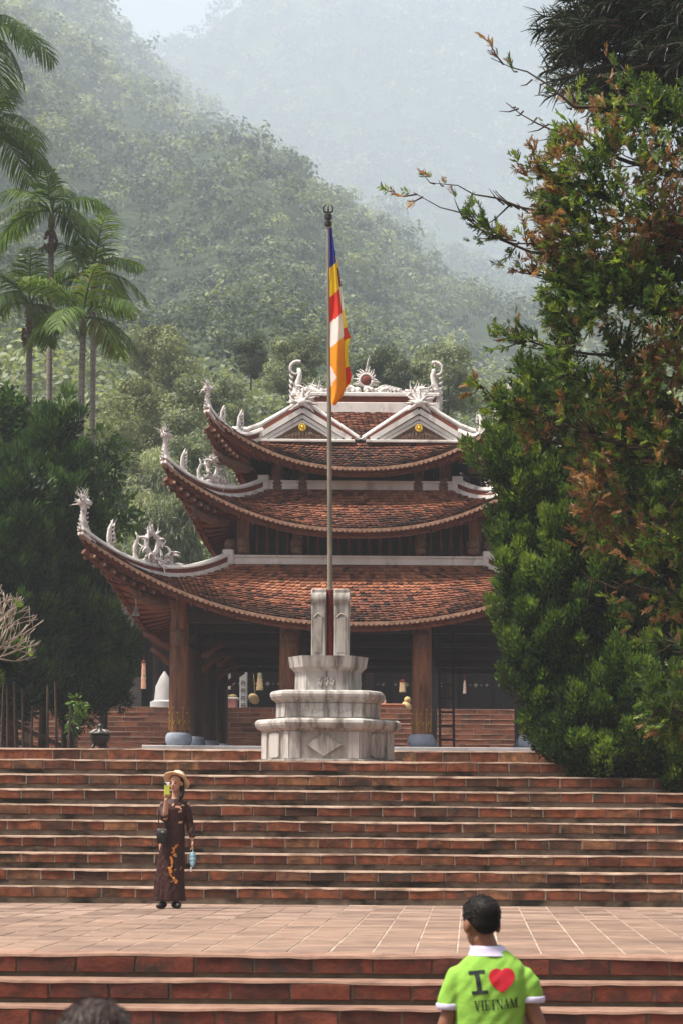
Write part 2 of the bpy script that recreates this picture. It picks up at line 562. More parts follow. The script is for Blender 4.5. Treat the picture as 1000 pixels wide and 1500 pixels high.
def flight(name, Y0, z0, n, r, t, X0, X1, core_x, bw, bh, mats, seed, rows=None, bricks_from=0, base_in=0.003):
    """a flight of n steps climbing away from the camera; every riser is a course of bricks over a stained plaster strip, the tread edge a pale bead"""
    bm_, joint, base, nose, tread = mats
    rr = random.Random(seed)
    core = MB()
    for i in range(n):
        y, z = Y0 + i * t, z0 + i * r
        core.box(((core_x[0] + core_x[1]) / 2, y + base_in + (n - i) * t / 2 + 0.02, z + r / 2 - 0.012), (core_x[1] - core_x[0], (n - i) * t, r - 0.022), mi=0)
    root = core.build(name, [base])
    tag(root, kind='structure')
    tr, ns, jt = MB(), MB(), MB()
    for i in range(n):
        y, z = Y0 + i * t, z0 + (i + 1) * r
        # tread sheet, a little uneven along its front edge, and the pale bead of mortar at the nosing
        xs = np.arange(core_x[0], core_x[1] + 0.01, 0.14)
        hh = [0.006 * math.sin(x * 2.1 + i * 1.7) + rr.uniform(-0.006, 0.005) for x in xs]
        ring = []
        for x, a in zip(xs, hh):
            ring.append([(x, y - 0.010 + a * .5, z - 0.016 + a), (x, y - 0.002 + a * .5, z + 0.003 + a), (x, y + 0.03, z + 0.005), (x, y + 0.03, z - 0.010)])
        ns.loft([[Vector(p) for p in q] for q in ring])
        tr.add([(core_x[0], y + 0.03, z + 0.002), (core_x[1], y + 0.03, z + 0.002), (core_x[1], y + t + 0.02, z + 0.002), (core_x[0], y + t + 0.02, z + 0.002)], [(0, 1, 2, 3)])
        jt.box(((X0 + X1) / 2, y + 0.0365, z - 0.012 - bh / 2), (X1 - X0, 0.06, bh))
    ns.build('nosing', nose, root)
    tr.build('tread', tread, root)
    jt.build('mortar', joint, root)
    meshes = brick_meshes(bw - 0.017, 0.07, bh - 0.004, bm_, seed=seed)
    cnt = 0
    for i in range(n):
        y, z = Y0 + i * t, z0 + (i + 1) * r
        x = X0 + rr.uniform(0, bw)
        while x + bw < X1:
            o = link('brick', rr.choice(meshes), root, (x + bw / 2, y + 0.035 + rr.uniform(-0.010, 0.002), z - 0.013 - bh / 2))
            o.scale = (1 + rr.uniform(-0.006, 0.004), 1, 1)
            o.rotation_euler = (rr.uniform(-0.03, 0.03), rr.uniform(-0.008, 0.008), rr.uniform(-0.014, 0.014))
            x += bw
            cnt += 1
    return root


gz = -0.9
slab('ground', -1400, 1400, -40, 3300, gz - 0.5, gz, M['ground'])

Y_T0, Y_T1 = 17.36, 26.9                       # front and back of the terrace
flight('lower_stairs', Y_T0 - 4 * 0.34, gz, 5, 0.18, 0.34, -5.0, 3.0, (-9, 7), 0.47, 0.128,
       (M['brick_low'], M['mortar_d'], M['mortar_d'], M['tread'], M['tread']), 3)
ter = slab('terrace', -9, 7, Y_T0 + 0.36, Y_T1 + 0.3, gz, -0.0045, M['pavejoint'])
# terrace pavers: a course of edge slabs, then square pavers in straight lines
pv = [MB() for _ in range(4)]
pvm = []
for k, b in enumerate(pv):
    b.box((0, 0, 0), (0.330, 0.3345, 0.03), ch=0.003)
    b.v = [(x, y, z + random.uniform(-0.001, 0.001)) for x, y, z in b.v]
    pvm.append(b.mesh('paver', M['paver']))
edge = MB()
edge.box((0, 0, 0), (0.462, 0.40, 0.03), ch=0.004)
edm = edge.mesh('edge_slab', M['tread'])
for k in range(18):
    link('edge_slab', edm, ter, (-4.9 + 0.47 * k + 0.2, Y_T0 + 0.20 + 0.03, -0.012 + random.uniform(-.0015, .0015)))
rest = MB()
nrow = int((Y_T1 - Y_T0 - 0.43) / 0.3355)
for j in range(nrow):
    y = Y_T0 + 0.43 + 0.3355 * (j + 0.5) + 0.02
    for i in range(-20, 13):
        x = 0.06 + i * 0.345
        z = -0.015 + random.uniform(-0.0025, 0.002)
        xl, xr = -CX / F * y - 0.1, (1000 - CX) / F * y + 0.1
        if j < 16 and xl < x < xr:
            o = link('paver', random.choice(pvm), ter, (x, y, z))
        else:
            rest.box((x, y, z), (0.330, 0.3345, 0.03), tint=random.random())
rp = rest.build('paver_field', M['paver_t'], ter)
tag(rp, kind='stuff')

r_up, t_up = 0.203, 0.34
flight('upper_stairs', Y_T1, 0.0, 9, r_up, t_up, -7.3, 3.7, (-10, 7), 0.42, 0.116,
       (M['brick'], M['mortar'], M['stepbase'], M['nosing'], M['tread_d']), 5)
zL = 9 * r_up                                   # 1.827
YL = Y_T1 + 8 * t_up
slab('landing', -10, 7, YL + 0.3, 33.4, gz, zL - 0.004, M['tread'])
flight('court_kerb', 33.0, zL, 1, 0.245, 0.4, -8.2, 4.2, (-12, 8), 0.42, 0.20,
       (M['brick'], M['mortar'], M['stepbase'], M['nosing'], M['tread']), 6)
zC = zL + 0.245                                 # 2.072
slab('court', -26, 16, 33.35, 57.5, gz, zC - 0.004, M['paver_t'])
slab('side_earth', -60, -10.0, 18, 75, gz, zC - 0.02, M['soil'])
slab('side_bank', 7.0, 60, 18, 75, gz, zC - 0.02, M['soil'])

# rear flight and the temple court above it
flight('rear_stairs', 56.2, zC, 13, 0.146, 0.3, -12.6, 2.6, (-16, 12), 0.62, 0.13,
       (M['brick_rear'], M['mortar'], M['stepbase'], M['tread_d'], M['tread_d']), 8)
zR = zC + 13 * 0.146                            # 3.97
slab('temple_court', -30, 20, 56.2 + 12 * 0.3 + 0.28, 74, gz, zR - 0.004, M['paver_t'])


# ------------------------------------------------------------------ hills and the far mountain
def interp(x, pts):
    return float(np.interp(x, [p[0] for p in pts], [p[1] for p in pts]))


SPUR = [(-500, -260), (-200, -120), (0, -45), (130, 26), (165, 68), (230, 118), (290, 168), (350, 205), (420, 262), (450, 302), (520, 335), (620, 372), (700, 405), (780, 445), (900, 480), (1100, 500), (1500, 520)]
MOUNT = [(-500, 120), (100, 110), (190, 75), (215, 68), (245, 55), (285, 25), (320, -15), (420, -60), (560, -90), (800, -120), (1100, -150), (1500, -150)]


def fbm(x, y, s, o=4):
    return noise.fractal(Vector((x * s, y * s, 3.3)), 1.0, 2.0, o)


def spur_pt(px, t):
    """t < 0 wooded foot of the hill, 0..1 the slope, > 1 the back of the ridge"""
    if t < 0:
        Y = 120 + t * 52
        z = 19 + t * 15
    else:
        Y = 120 + 1560 * (0.55 * t + 0.45 * t * t) + 40 * math.sin(px * 0.011) * min(1, max(0, t) * 3)
        zr = H + (CY - interp(px, SPUR) - 26) * (1680 + 40 * math.sin(px * 0.011)) / F
        if t <= 1:
            z = 19 + (zr - 19) * (0.50 * t + 0.50 * t * t)
        else:
            z = zr - (t - 1) * 600
    X = (px - CX) / F * Y
    k = min(1, max(0, t + 0.1) * 3) * (1 if t < 0.9 else max(0.15, (1.05 - t) * 6))
    z += k * (46 * fbm(X, Y, 0.0034) + 19 * fbm(X + 90, Y, 0.011)) * min(1, 0.12 + t * 1.1)
    return X, Y, z


def mount_pt(px, t):
    Y = 1740 + t * 640
    zr = H + (CY - interp(px, MOUNT) - 20) * 2380 / F
    z = 170 + (zr - 170) * (0.5 * t + 0.5 * t * t) if t <= 1 else zr - (t - 1) * 700
    X = (px - CX) / F * Y
    k = 1 if t < 0.85 else max(0.1, (1.05 - t) * 5)
    z += k * (120 * fbm(X, Y, 0.0024) + 46 * fbm(X + 50, Y, 0.0075)) * min(1, t * 4)
    return X, Y, z


def grid_surface(name, fn, pxs, ts, m):
    vs = np.array([fn(a, b) for b in ts for a in pxs])
    n = len(pxs)
    fs = np.array([(j * n + i, j * n + i + 1, (j + 1) * n + i + 1, (j + 1) * n + i) for j in range(len(ts) - 1) for i in range(n - 1)])
    o = link(name, np_mesh(name, vs, fs, m, smooth=True))
    return tag(o, kind='structure')


grid_surface('hillside', spur_pt, np.linspace(-480, 1480, 150), np.concatenate([np.linspace(-1, 0, 12), np.linspace(0.012, 1.25, 130)]), M['hill'])
grid_surface('mountain', mount_pt, np.linspace(-480, 1480, 130), np.linspace(0, 1.2, 110), M['hill'])


def crown_leaves(c, rad, n, size, rng, low=-0.35):
    """leaf quads through the outer shell of a lumpy crown"""
    nl = rng.integers(5, 9)
    lc = unit(rng.normal(size=(nl, 3))) * rng.uniform(0.25, 0.6, (nl, 1))
    lc[:, 2] = np.abs(lc[:, 2]) * 0.8
    which = rng.integers(0, nl, n)
    d = unit(rng.normal(size=(n, 3)))
    d[:, 2] = np.where(d[:, 2] < low, -d[:, 2], d[:, 2])
    rr = 0.55 * rng.uniform(0.65, 1.0, n)
    p = lc[which] + d * rr[:, None]
    pos = np.asarray(c) + p * np.asarray(rad)
    v = shingles(pos, d + np.array([0, 0, 0.25]), size * rng.uniform(0.7, 1.4, n), size * rng.uniform(0.5, 0.9, n), rng, 0.28)
    return v, rr


def forest(name, fn, prange, trange, count, rad, n_leaf, size, seed, m, label, ymin=1):
    rng = np.random.default_rng(seed)
    V, T = [], []
    # crowns spread evenly over the ground as the eye meets it: cells weighted by their true area over distance squared
    ga, gt = np.linspace(*prange, 61), np.linspace(*trange, 91)
    G = np.array([[fn(a, t) for a in ga] for t in gt])
    e1, e2 = G[:-1, 1:] - G[:-1, :-1], G[1:, :-1] - G[:-1, :-1]
    W = (np.linalg.norm(np.cross(e1, e2), axis=-1) / np.maximum(G[:-1, :-1, 1], ymin) ** 2).ravel()
    cells = rng.choice(len(W), count, p=W / W.sum())
    for cell in cells:
        ci, cj = divmod(int(cell), 60)
        px = ga[cj] + (ga[1] - ga[0]) * rng.random()
        t = gt[ci] + (gt[1] - gt[0]) * rng.random()
        x, y, z = fn(px, t)
        r = max(y, ymin) * rng.uniform(*rad) * (1.35 if rng.random() < 0.12 else 1)
        base = 0.42 + 0.35 * fbm(x * 250 / y, y * 250 / y * .0 + z * 250 / y, 0.03) + rng.normal() * 0.26
        v, rr = crown_leaves((x, y, z + r * 0.55), (r, r, r * rng.uniform(0.75, 1.25)), n_leaf, size * max(y, ymin * .8), rng)
        V.append(v)
        T.append(np.clip(base + rng.normal(size=len(v)) * 0.12, 0, 1))
    o = link(name, blade_mesh(name, np.concatenate(V), m, np.concatenate(T)))
    return tag(o, label, 'forest', kind='stuff')


forest('hillside_forest', spur_pt, (-90, 1080), (-0.02, 1.02), 4900, (0.0055, 0.0105), 66, 0.0023, 21, M['forest'], 'hazy green forest covering the near slope behind the pagoda', 230)
forest('mountain_forest', mount_pt, (-40, 1080), (0.08, 1.02), 3900, (0.0045, 0.0090), 58, 0.0020, 22, M['forest_far'], 'pale misty forest covering the far mountain')

# ------------------------------------------------------------------ the three-tiered pagoda
PC = Vector((-2.46, 49.7, 2.5))
pagoda = thing('pagoda', 'three-tiered timber pagoda with curved red tile roofs and white dragon ridges', 'pagoda', PC)


def rot4(p, side):
    x, y, z = p
    for _ in range(side):
        x, y = -y, x
    return Vector((x, y, z))


def make_S(D0, L, W, z0, zw, rise):
    def S(u, v, side=0, dz=0.0):
        au = min(abs(u), 1.0)
        D = D0 + (L - D0) * au ** 3
        x = u * (L + (W - L) * v)
        y = -(D + (W - D) * v)
        z = z0 + (zw - z0) * (0.72 * v + 0.28 * v * v) + rise * au ** 2.3 * max(0.0, 1 - v) ** 2.1
        return rot4((x, y, z + dz), side)
    return S


def tile_at(mb, p, tx, tv, nrm, w, ln, tint, lift=0.026):
    """one scale-shaped tile: rounded lower end that stands proud, butt edge below"""
    lo = p - tv * ln * 0.5
    hi = p + tv * ln
    a = nrm * lift
    b = nrm * (lift - 0.036)
    vs = [hi - tx * w / 2, hi + tx * w / 2, lo + tx * w / 2 + tv * ln * .22 + a, lo + tx * w * .24 + a, lo - tx * w * .24 + a, lo - tx * w / 2 + tv * ln * .22 + a,
          lo + tx * w / 2 + tv * ln * .22 + b, lo + tx * w * .24 + b, lo - tx * w * .24 + b, lo - tx * w / 2 + tv * ln * .22 + b]
    mb.add(vs, [(0, 5, 4, 3, 2, 1), (2, 3, 7, 6), (3, 4, 8, 7), (4, 5, 9, 8)], 0, tint)


def tile_field(mb, S, hw, rows, tw, rr, moss=0.0, inside=None):
    """rows of tiles over the surface S(u, v), half width hw(v)"""
    for j in range(rows):
        v = (j + 0.35) / rows
        h = hw(v)
        n = int(2 * h / tw) + 2
        for i in range(n):
            x = -h + (i + (0.5 if j % 2 else 0.0)) * tw
            u = x / h
            if abs(u) > 0.995:
                continue
            p = S(u, v)
            e = 0.01
            tv = S(u, min(v + e, 1.0)) - S(u, v - e)
            ln = tv.length / ((min(v + e, 1.0) - v + e)) / rows
            tv.normalize()
            tx = (S(min(u + e, 1), v) - S(max(u - e, -1), v)).normalized()
            nr = tx.cross(tv).normalized()
            if nr.z < 0:
                nr = -nr
            if inside and not inside(p):
                continue
            w_ = p + PC
            m1 = noise.fractal(Vector((w_.x * 0.55, w_.y * 0.55, w_.z * 1.3 + 5)), 1.0, 2.0, 3)
            m2 = noise.noise(Vector((w_.x * 2.6, w_.y * 2.6, w_.z * 4)))
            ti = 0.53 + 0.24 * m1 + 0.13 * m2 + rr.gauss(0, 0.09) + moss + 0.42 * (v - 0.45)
            if rr.random() < 0.13:
                ti -= 0.38
            tile_at(mb, p + nr * rr.uniform(-0.004, 0.006), tx, tv, nr, tw * rr.uniform(0.93, 0.99), ln * 1.06, max(0.0, min(1.0, ti)), 0.040 + rr.uniform(-.010, .012))


def sweep(mb, pts, outs, prof, mi=0, scale=None):
    """a closed profile [(out, up)] carried along pts"""
    rings = []
    for k, (p, o) in enumerate(zip(pts, outs)):
        s_ = 1 if scale is None else scale[k]
        rings.append([p + o * a * (1 if scale is None else 1) + Vector((0, 0, b * s_)) for a, b in prof])
    mb.loft(rings, mi)


def spike(mb, p, d, ln, r, curl=0.0, axis=(0, 1, 0), n=5, k=5, flat=0.6):
    """a curved tapering flame"""
    p, d = Vector(p), Vector(d).normalized()
    ax = Vector(axis)
    pts, rad = [p], [r]
    for i in range(1, k + 1):
        d = Matrix.Rotation(curl / k, 3, ax) @ d
        p = p + d * ln / k
        pts.append(p)
        rad.append(max(r * (1 - (i / k) ** 1.4), 0.003) * (1.12 if i == 1 else 1))
    mb.tube(pts, rad, n, flat=flat, flatdir=ax)


def place2d(mb, base, outdir, s=1.0):
    """ornaments are modelled in the X-Z plane (X points outward along the ridge)"""
    o = Vector((outdir[0], outdir[1], 0)).normalized()
    side = Vector((-o.y, o.x, 0))
    mb.v = [tuple(Vector(base) + o * x * s + side * y * s + Vector((0, 0, z * s))) for x, y, z in mb.v]
    return mb


def orn_head(rr):
    b = MB()
    pts = [(-0.10, 0, -0.12), (-0.02, 0, 0.10), (0.03, 0, 0.30), (0.0, 0, 0.46), (0.02, 0, 0.60)]
    b.tube(pts, [0.12, 0.095, 0.07, 0.065, 0.08], 8)
    b.ball((0.03, 0, 0.64), (0.13, 0.10, 0.11), 8)
    b.tube([(0.02, 0, 0.63), (-0.10, 0, 0.66), (-0.20, 0, 0.63)], [0.09, 0.07, 0.045], 7)
    b.tube([(0.0, 0, 0.57), (-0.09, 0, 0.55), (-0.15, 0, 0.53)], [0.06, 0.04, 0.02], 6)
    for k in range(26):
        a = R(rr.uniform(-30, 215))
        spike(b, (0.03 + rr.uniform(-.06, .06), rr.uniform(-.08, .08), 0.64 + rr.uniform(-.08, .10)), (math.cos(a), rr.uniform(-.6, .6), math.sin(a)), rr.uniform(0.14, 0.30), rr.uniform(0.016, 0.030), rr.uniform(-1.4, 1.4), n=4)
    for y in (-0.06, 0.06):
        spike(b, (0.0, y, 0.72), (-0.25, 0, 1), 0.30, 0.022, 1.3)
        spike(b, (0.04, y, 0.72), (0.35, 0, 1), 0.26, 0.02, -1.2)
    for k in range(6):
        spike(b, (0.10 - 0.02 * k, 0, 0.02 + 0.085 * k), (1, 0, 0.5), 0.11, 0.035, -0.5, k=3)
    for k in range(4):
        spike(b, (-0.08, 0, 0.10 + 0.1 * k), (-1, 0, 0.25), 0.07, 0.03, 0.5, k=3)
    return b


def orn_leaf(rr):
    b = MB()
    pts = [(-0.10, 0, -0.08), (0.02, 0, 0.10), (0.08, 0, 0.28), (0.06, 0, 0.46), (0.0, 0, 0.60), (-0.03, 0, 0.70)]
    b.tube(pts, [0.09, 0.08, 0.06, 0.055, 0.035, 0.006], 7, flat=0.6)
    for k in range(6):
        for yy in (-.04, .04):
            spike(b, (0.0, yy, 0.08 + 0.09 * k), (-1, yy * 6, rr.uniform(.5, 1)), rr.uniform(.13, .2), 0.028, 1.3, k=4, n=4)
        if k % 2:
            spike(b, (0.12 - 0.02 * k, 0, 0.08 + 0.09 * k), (1, 0, 0.7), 0.07, 0.03, -0.9, k=3)
    return b


def orn_dragon(rr):
    b = MB()
    # looping body
    loop = [(-0.50, 0, 0.0), (-0.32, 0.03, 0.04), (-0.12, 0.05, 0.16), (0.02, 0.04, 0.34), (-0.04, 0, 0.54), (-0.20, -0.03, 0.60), (-0.32, -0.04, 0.48), (-0.28, -0.03, 0.30), (-0.12, 0.02, 0.14), (0.10, 0.02, 0.02)]
    b.tube(loop, [0.03, 0.045, 0.055, 0.05, 0.042, 0.042, 0.045, 0.05, 0.06, 0.07], 7)
    # the tall outer leaf like a letter C
    b.tube([(0.10, 0, -0.05), (0.22, 0, 0.12), (0.24, 0, 0.32), (0.16, 0, 0.48), (0.22, 0, 0.58)], [0.07, 0.055, 0.04, 0.032, 0.010], 7, flat=0.6)
    lp_ = [Vector(p_) for p_ in loop]
    for k in range(54):
        f_ = rr.uniform(0.3, len(lp_) - 1.05)
        i_ = int(f_)
        c = lp_[i_].lerp(lp_[i_ + 1], f_ - i_)
        tg = (lp_[i_ + 1] - lp_[i_]).normalized()
        nr = Vector((tg.z, 0, -tg.x))
        nr = nr if nr.dot(c - Vector((-0.14, 0, 0.34))) > 0 else -nr
        spike(b, c + Vector((0, rr.uniform(-.06, .06), 0)), nr * 0.9 + tg * rr.uniform(-.6, .9) + Vector((-0.15, rr.uniform(-.5, .5), 0.45)), rr.uniform(0.12, 0.26), rr.uniform(0.022, 0.038), rr.uniform(-2.4, 2.4), n=5)
    for k in range(12):
        spike(b, (rr.uniform(-0.62, -0.28), rr.uniform(-.08, .08), rr.uniform(0.0, 0.25)), (rr.uniform(-.7, .1), rr.uniform(-.4, .4), 1), rr.uniform(0.2, 0.34), 0.036, rr.choice((-1.6, 1.6)), n=5)
    for k in range(16):
        spike(b, (rr.uniform(-0.5, 0.2), rr.uniform(-.08, .08), rr.uniform(0, 0.12)), (rr.uniform(-1, .4), rr.uniform(-.4, .4), rr.uniform(.4, 1)), rr.uniform(0.12, 0.22), 0.035, rr.choice((-2, 2)), n=5)
    for k in range(9):
        spike(b, (-0.34 - 0.03 * k, rr.uniform(-.05, .05), 0.02), (-0.8, rr.uniform(-.3, .3), rr.uniform(0.2, 1.0)), rr.uniform(0.18, 0.30), 0.04, rr.uniform(-1, 1))
    return b


rrp = random.Random(42)


def tier(D0, L, W, z0, zw, rise, rows, tw, osc, band, roof_name='roof', leafy=False, moss=0.0, orn_v=(0.02, 0.2, 0.42)):
    S = make_S(D0, L, W, z0, zw, rise)
    deck = MB()
    nu, nv = 40, 10
    for side in range(4):
        vs = [S(-1 + 2 * i / nu, j / nv, side, -0.012) for j in range(nv + 1) for i in range(nu + 1)]
        n = nu + 1
        deck.add(vs, [(j * n + i, j * n + i + 1, (j + 1) * n + i + 1, (j + 1) * n + i) for j in range(nv) for i in range(nu)])
    roof = deck.build(roof_name, M['deck'], pagoda, smooth=True)
    tiles = MB()
    for side in range(4):
        if side == 2:
            continue
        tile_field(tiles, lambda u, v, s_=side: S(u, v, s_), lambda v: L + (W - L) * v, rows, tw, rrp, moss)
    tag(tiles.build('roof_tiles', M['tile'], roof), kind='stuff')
    drip, fas, sof = MB(), MB(), MB()
    for side in range(4):
        us = np.linspace(-1, 1, 61)
        pts = [S(u, 0, side) for u in us]
        outs = []
        for u in us:
            t = (S(min(u + .01, 1), 0, side) - S(max(u - .01, -1), 0, side))
            t.z = 0
            t.normalize()
            outs.append(rot4((0, -1, 0), side) if abs(u) < 0.999 else rot4((math.copysign(.7, u), -.7, 0), side))
        sweep(drip, pts, outs, [(0.03, -0.005), (0.03, -0.045), (-0.05, -0.05), (-0.05, 0.0)])
        sweep(fas, pts, outs, [(-0.035, -0.05), (-0.035, -0.10), (-0.08, -0.10), (-0.08, -0.20), (-0.16, -0.20), (-0.16, -0.05)])
        # scalloped lip of drip tiles
        ln = sum((pts[k + 1] - pts[k]).length for k in range(60))
        n = int(ln / (tw * 1.05))
        for k in range(n):
            u = -1 + 2 * (k + 0.5) / n
            p = S(u, 0, side)
            t = (S(min(u + .01, 1), 0, side) - S(max(u - .01, -1), 0, side)).normalized()
            o = rot4((0, -1, 0), side)
            r = tw * 0.47
            arc = [p + o * 0.034 + t * r * math.cos(a) + Vector((0, 0, -0.035 - r * 1.15 * math.sin(a))) for a in np.linspace(0, PI, 6)]
            drip.add(arc + [q - o * 0.02 for q in arc], [tuple(range(5, -1, -1)), tuple(range(6, 12))] + [(i, i + 1, i + 7, i + 6) for i in range(5)])
        ni, nj = 40, 6
        vs = [S(-1 + 2 * i / ni, 0.03 + 0.62 * j / nj, side, -0.17 - 0.10 * j / nj) for j in range(nj + 1) for i in range(ni + 1)]
        n = ni + 1
        sof.add(vs, [(j * n + i, (j + 1) * n + i, (j + 1) * n + i + 1, j * n + i + 1) for j in range(nj) for i in range(ni)])
    drip.build('drip_edge', M['drip'], roof)
    fas.build('eave_board', M['fascia'], roof)
    sof.build('soffit', M['soffit'], roof, smooth=True)
    # rafters under the eave, one mesh a rafter run
    raf = MB()
    for side in range(4):
        nr_ = int(2 * L / 0.30)
        for k in range(nr_):
            u = -0.96 + 1.92 * (k + 0.5) / nr_
            raf.bar(S(u, 0.03, side, -0.21), S(u, 0.6, side, -0.31), 0.05, 0.07)
    tag(raf.build('rafters', M['woodred'], roof), kind='stuff')
    # hip ridges: white plaster with a red brick band
    for cn, (sx, sy) in enumerate(((-1, -1), (1, -1), (1, 1), (-1, 1))):
        side = {(-1, -1): 0, (1, -1): 1, (1, 1): 2, (-1, 1): 3}[(sx, sy)]
        vsamp = np.linspace(1.0, 0.0, 25)
        pts = [S(-1, v, side) for v in vsamp]
        od = Vector((-sy * sx * 0.7 * sx, 0, 0))
        out = Vector((sx, sy, 0)).normalized()
        perp = Vector((-out.y, out.x, 0))
        outs = [perp] * len(pts)
        hgt = [0.30 * (0.40 + 0.60 * v ** 0.7) / 0.30 for v in vsamp]
        hr = MB()
        sweep(hr, pts, outs, [(-0.10, -0.05), (0.10, -0.05), (0.10, 0.085), (-0.10, 0.085)], 0, hgt)
        cap = [p + Vector((0, 0, 0.225 * s_)) for p, s_ in zip(pts, hgt)]
        sweep(hr, cap, outs, [(-0.11, 0.0), (-0.085, 0.055), (0.085, 0.055), (0.11, 0.0), (0.10, -0.03), (-0.10, -0.03)], 0, None)
        hrj = hr.build('hip_ridge', M['plaster'], roof)
        rb = MB()
        sweep(rb, [p + Vector((0, 0, 0.08 * s_)) for p, s_ in zip(pts, hgt)], outs, [(-0.08, 0.0), (0.08, 0.0), (0.08, 0.14), (-0.08, 0.14)], 0, hgt)
        rb.build('brick_band', M['redband'], hrj)
        # hip rafter below the corner, its stepped blocks and pale bosses
        hp = MB()
        hp.tube([S(-1, v, side, -0.30 - 0.10 * v) for v in np.linspace(0.02, 0.75, 12)], [0.07 + 0.05 * k / 11 for k in range(12)], 6)
        hj = hp.build('hip_rafter', M['woodred'], roof)
        bo = MB()
        for k in range(7):
            v = 0.06 + 0.062 * k
            for dd in (-1, 1):
                q = S(-1, v, side, -0.30 - 0.05 * k * 0.3)
                bo.box(q + perp * dd * (0.10 + 0.012 * k), (0.11, 0.11, 0.10), mi=1)
                bo.ball(q + perp * dd * (0.17 + 0.012 * k) - Vector((0, 0, 0.02)), 0.034, 8, mi=0)
        tag(bo.build('rafter_boss', [M['drip'], M['woodred']], hj), kind='stuff')
        # carved bracket under the corner
        q = S(-1, 0.42, side, -0.48)
        cb = MB()
        cb.tube([q + out * 0.45 + Vector((0, 0, 0.18)), q + out * 0.2 + Vector((0, 0, 0.02)), q - out * 0.2 + Vector((0, 0, -0.08)), q - out * 0.55 + Vector((0, 0, -0.10))], [0.03, 0.09, 0.13, 0.10], 7)
        for k in range(14):
            c = q + out * rrp.uniform(-0.4, 0.35) + perp * rrp.uniform(-.1, .1) + Vector((0, 0, rrp.uniform(-0.1, 0.08)))
            spike(cb, c, out * rrp.uniform(0.2, 1) + perp * rrp.uniform(-1, 1) + Vector((0, 0, rrp.uniform(-.5, .8))), 0.16, 0.04, rrp.uniform(-1, 1), axis=perp)
        cb.build('carved_bracket', M['postcap'], roof, smooth=True)
        # dragon ornaments riding the ridge
        if sy < 0 or cn in (3,):
            for kind_, v, sc2, nm in (('h', orn_v[0], 0.92, 'dragon_head'), ('l', orn_v[1], 0.95, 'flame_finial'), ('d', orn_v[2], 1.15, 'coiled_dragon')):
                b = {'h': orn_head, 'l': orn_leaf, 'd': orn_dragon}[kind_](rrp)
                base = S(-1, v, side, 0.10 + 0.10 * v)
                if kind_ == 'd' and leafy:
                    b = orn_leaf(rrp)
                place2d(b, base, out, sc2 * osc)
                b.build(nm, M['dragon'], roof, smooth=True)
    # white band where the roof meets the storey above
    if band:
        bb = MB()
        for side in range(4):
            a, b_ = rot4((-W - 0.10, -W - 0.02, 0), side), rot4((W + 0.10, -W - 0.02, 0), side)
            bb.bar(a + Vector((0, 0, zw + 0.06)), b_ + Vector((0, 0, zw + 0.06)), 0.16, 0.15)
            bb.bar(a + Vector((0, 0, zw + 0.155)), b_ + Vector((0, 0, zw + 0.155)), 0.22, 0.04)
        for sx in (-1, 1):
            for sy in (-1, 1):
                bb.box((sx * (W + 0.03), sy * (W + 0.03), zw + 0.13), (0.24, 0.24, 0.32), ch=0.02)
        bb.build('plaster_band', M['plaster'], roof)
    return S, roof


T1 = dict(D0=4.75, L=5.48, W=2.75, z0=2.56, zw=3.96, rise=1.68)
T2 = dict(D0=3.5, L=4.02, W=2.07, z0=4.64, zw=5.67, rise=1.29)
T3 = dict(D0=2.75, L=3.22, W=2.15, z0=6.06, zw=6.74, rise=1.09)
S1, roof1 = tier(**T1, rows=20, tw=0.108, osc=1.0, band=True, roof_name='roof')
S2, roof2 = tier(**T2, rows=15, tw=0.106, osc=0.85, band=True, roof_name='roof', moss=-0.04)
S3, roof3 = tier(**T3, rows=11, tw=0.106, osc=0.72, band=False, roof_name='roof', leafy=True, moss=-0.16, orn_v=(0.02, 0.3, 0.62))

# plinth
b = MB()
b.box((0, 0, -0.06), (8.75, 8.75, 0.12), ch=0.012)
b.box((0, 0, -0.275), (8.6, 8.6, 0.31))
b.build('plinth', M['platform'], pagoda)

# columns of the open ground storey
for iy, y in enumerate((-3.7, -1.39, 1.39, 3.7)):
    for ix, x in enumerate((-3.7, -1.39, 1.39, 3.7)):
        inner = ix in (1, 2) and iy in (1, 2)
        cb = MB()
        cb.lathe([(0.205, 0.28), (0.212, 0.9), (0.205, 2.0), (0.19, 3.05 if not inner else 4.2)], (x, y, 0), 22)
        c = cb.build('column', M['column'] if iy == 0 else M['shadecol'], pagoda, smooth=True, auto=40)
        s_ = MB()
        s_.lathe([(0.20, 0.0), (0.245, 0.02), (0.275, 0.08), (0.285, 0.15), (0.275, 0.22), (0.24, 0.275), (0.20, 0.285)], (x, y, 0), 22)
        s_.build('base_stone', M['bluestone'], c, smooth=True, auto=50)
        if iy == 0:
            g = MB()
            for k in range(12):
                a = 2 * PI * k / 12
                d = Vector((math.cos(a), math.sin(a), 0))
                p0 = Vector((x, y, 0.34)) + d * 0.210
                for h_, w_ in ((0.32 if k % 2 else 0.42, 0.013), (0.18, 0.02)):
                    g.bar(p0, p0 + Vector((0, 0, h_)), w_ * 1.6, 0.012, up=d, w2=0.006)
                g.ball(p0 + Vector((0, 0, 0.36 if k % 2 else 0.46)), 0.022, 6)
                g.bar(p0 + Vector((0, 0, .1)), p0 + Vector((-d.y * .06, d.x * .06, 0.2)), 0.018, 0.01, up=d)
            g.build('gilt_motif', M['gold'], c)
            kc = MB()
            kc.lathe([(0.10, 2.08), (0.15, 2.11), (0.17, 2.18), (0.15, 2.24), (0.175, 2.27), (0.17, 2.36), (0.13, 2.44)], (x, y - 0.12, 0), 12)
            kc.build('carved_cap', M['postcap'], c, smooth=True)

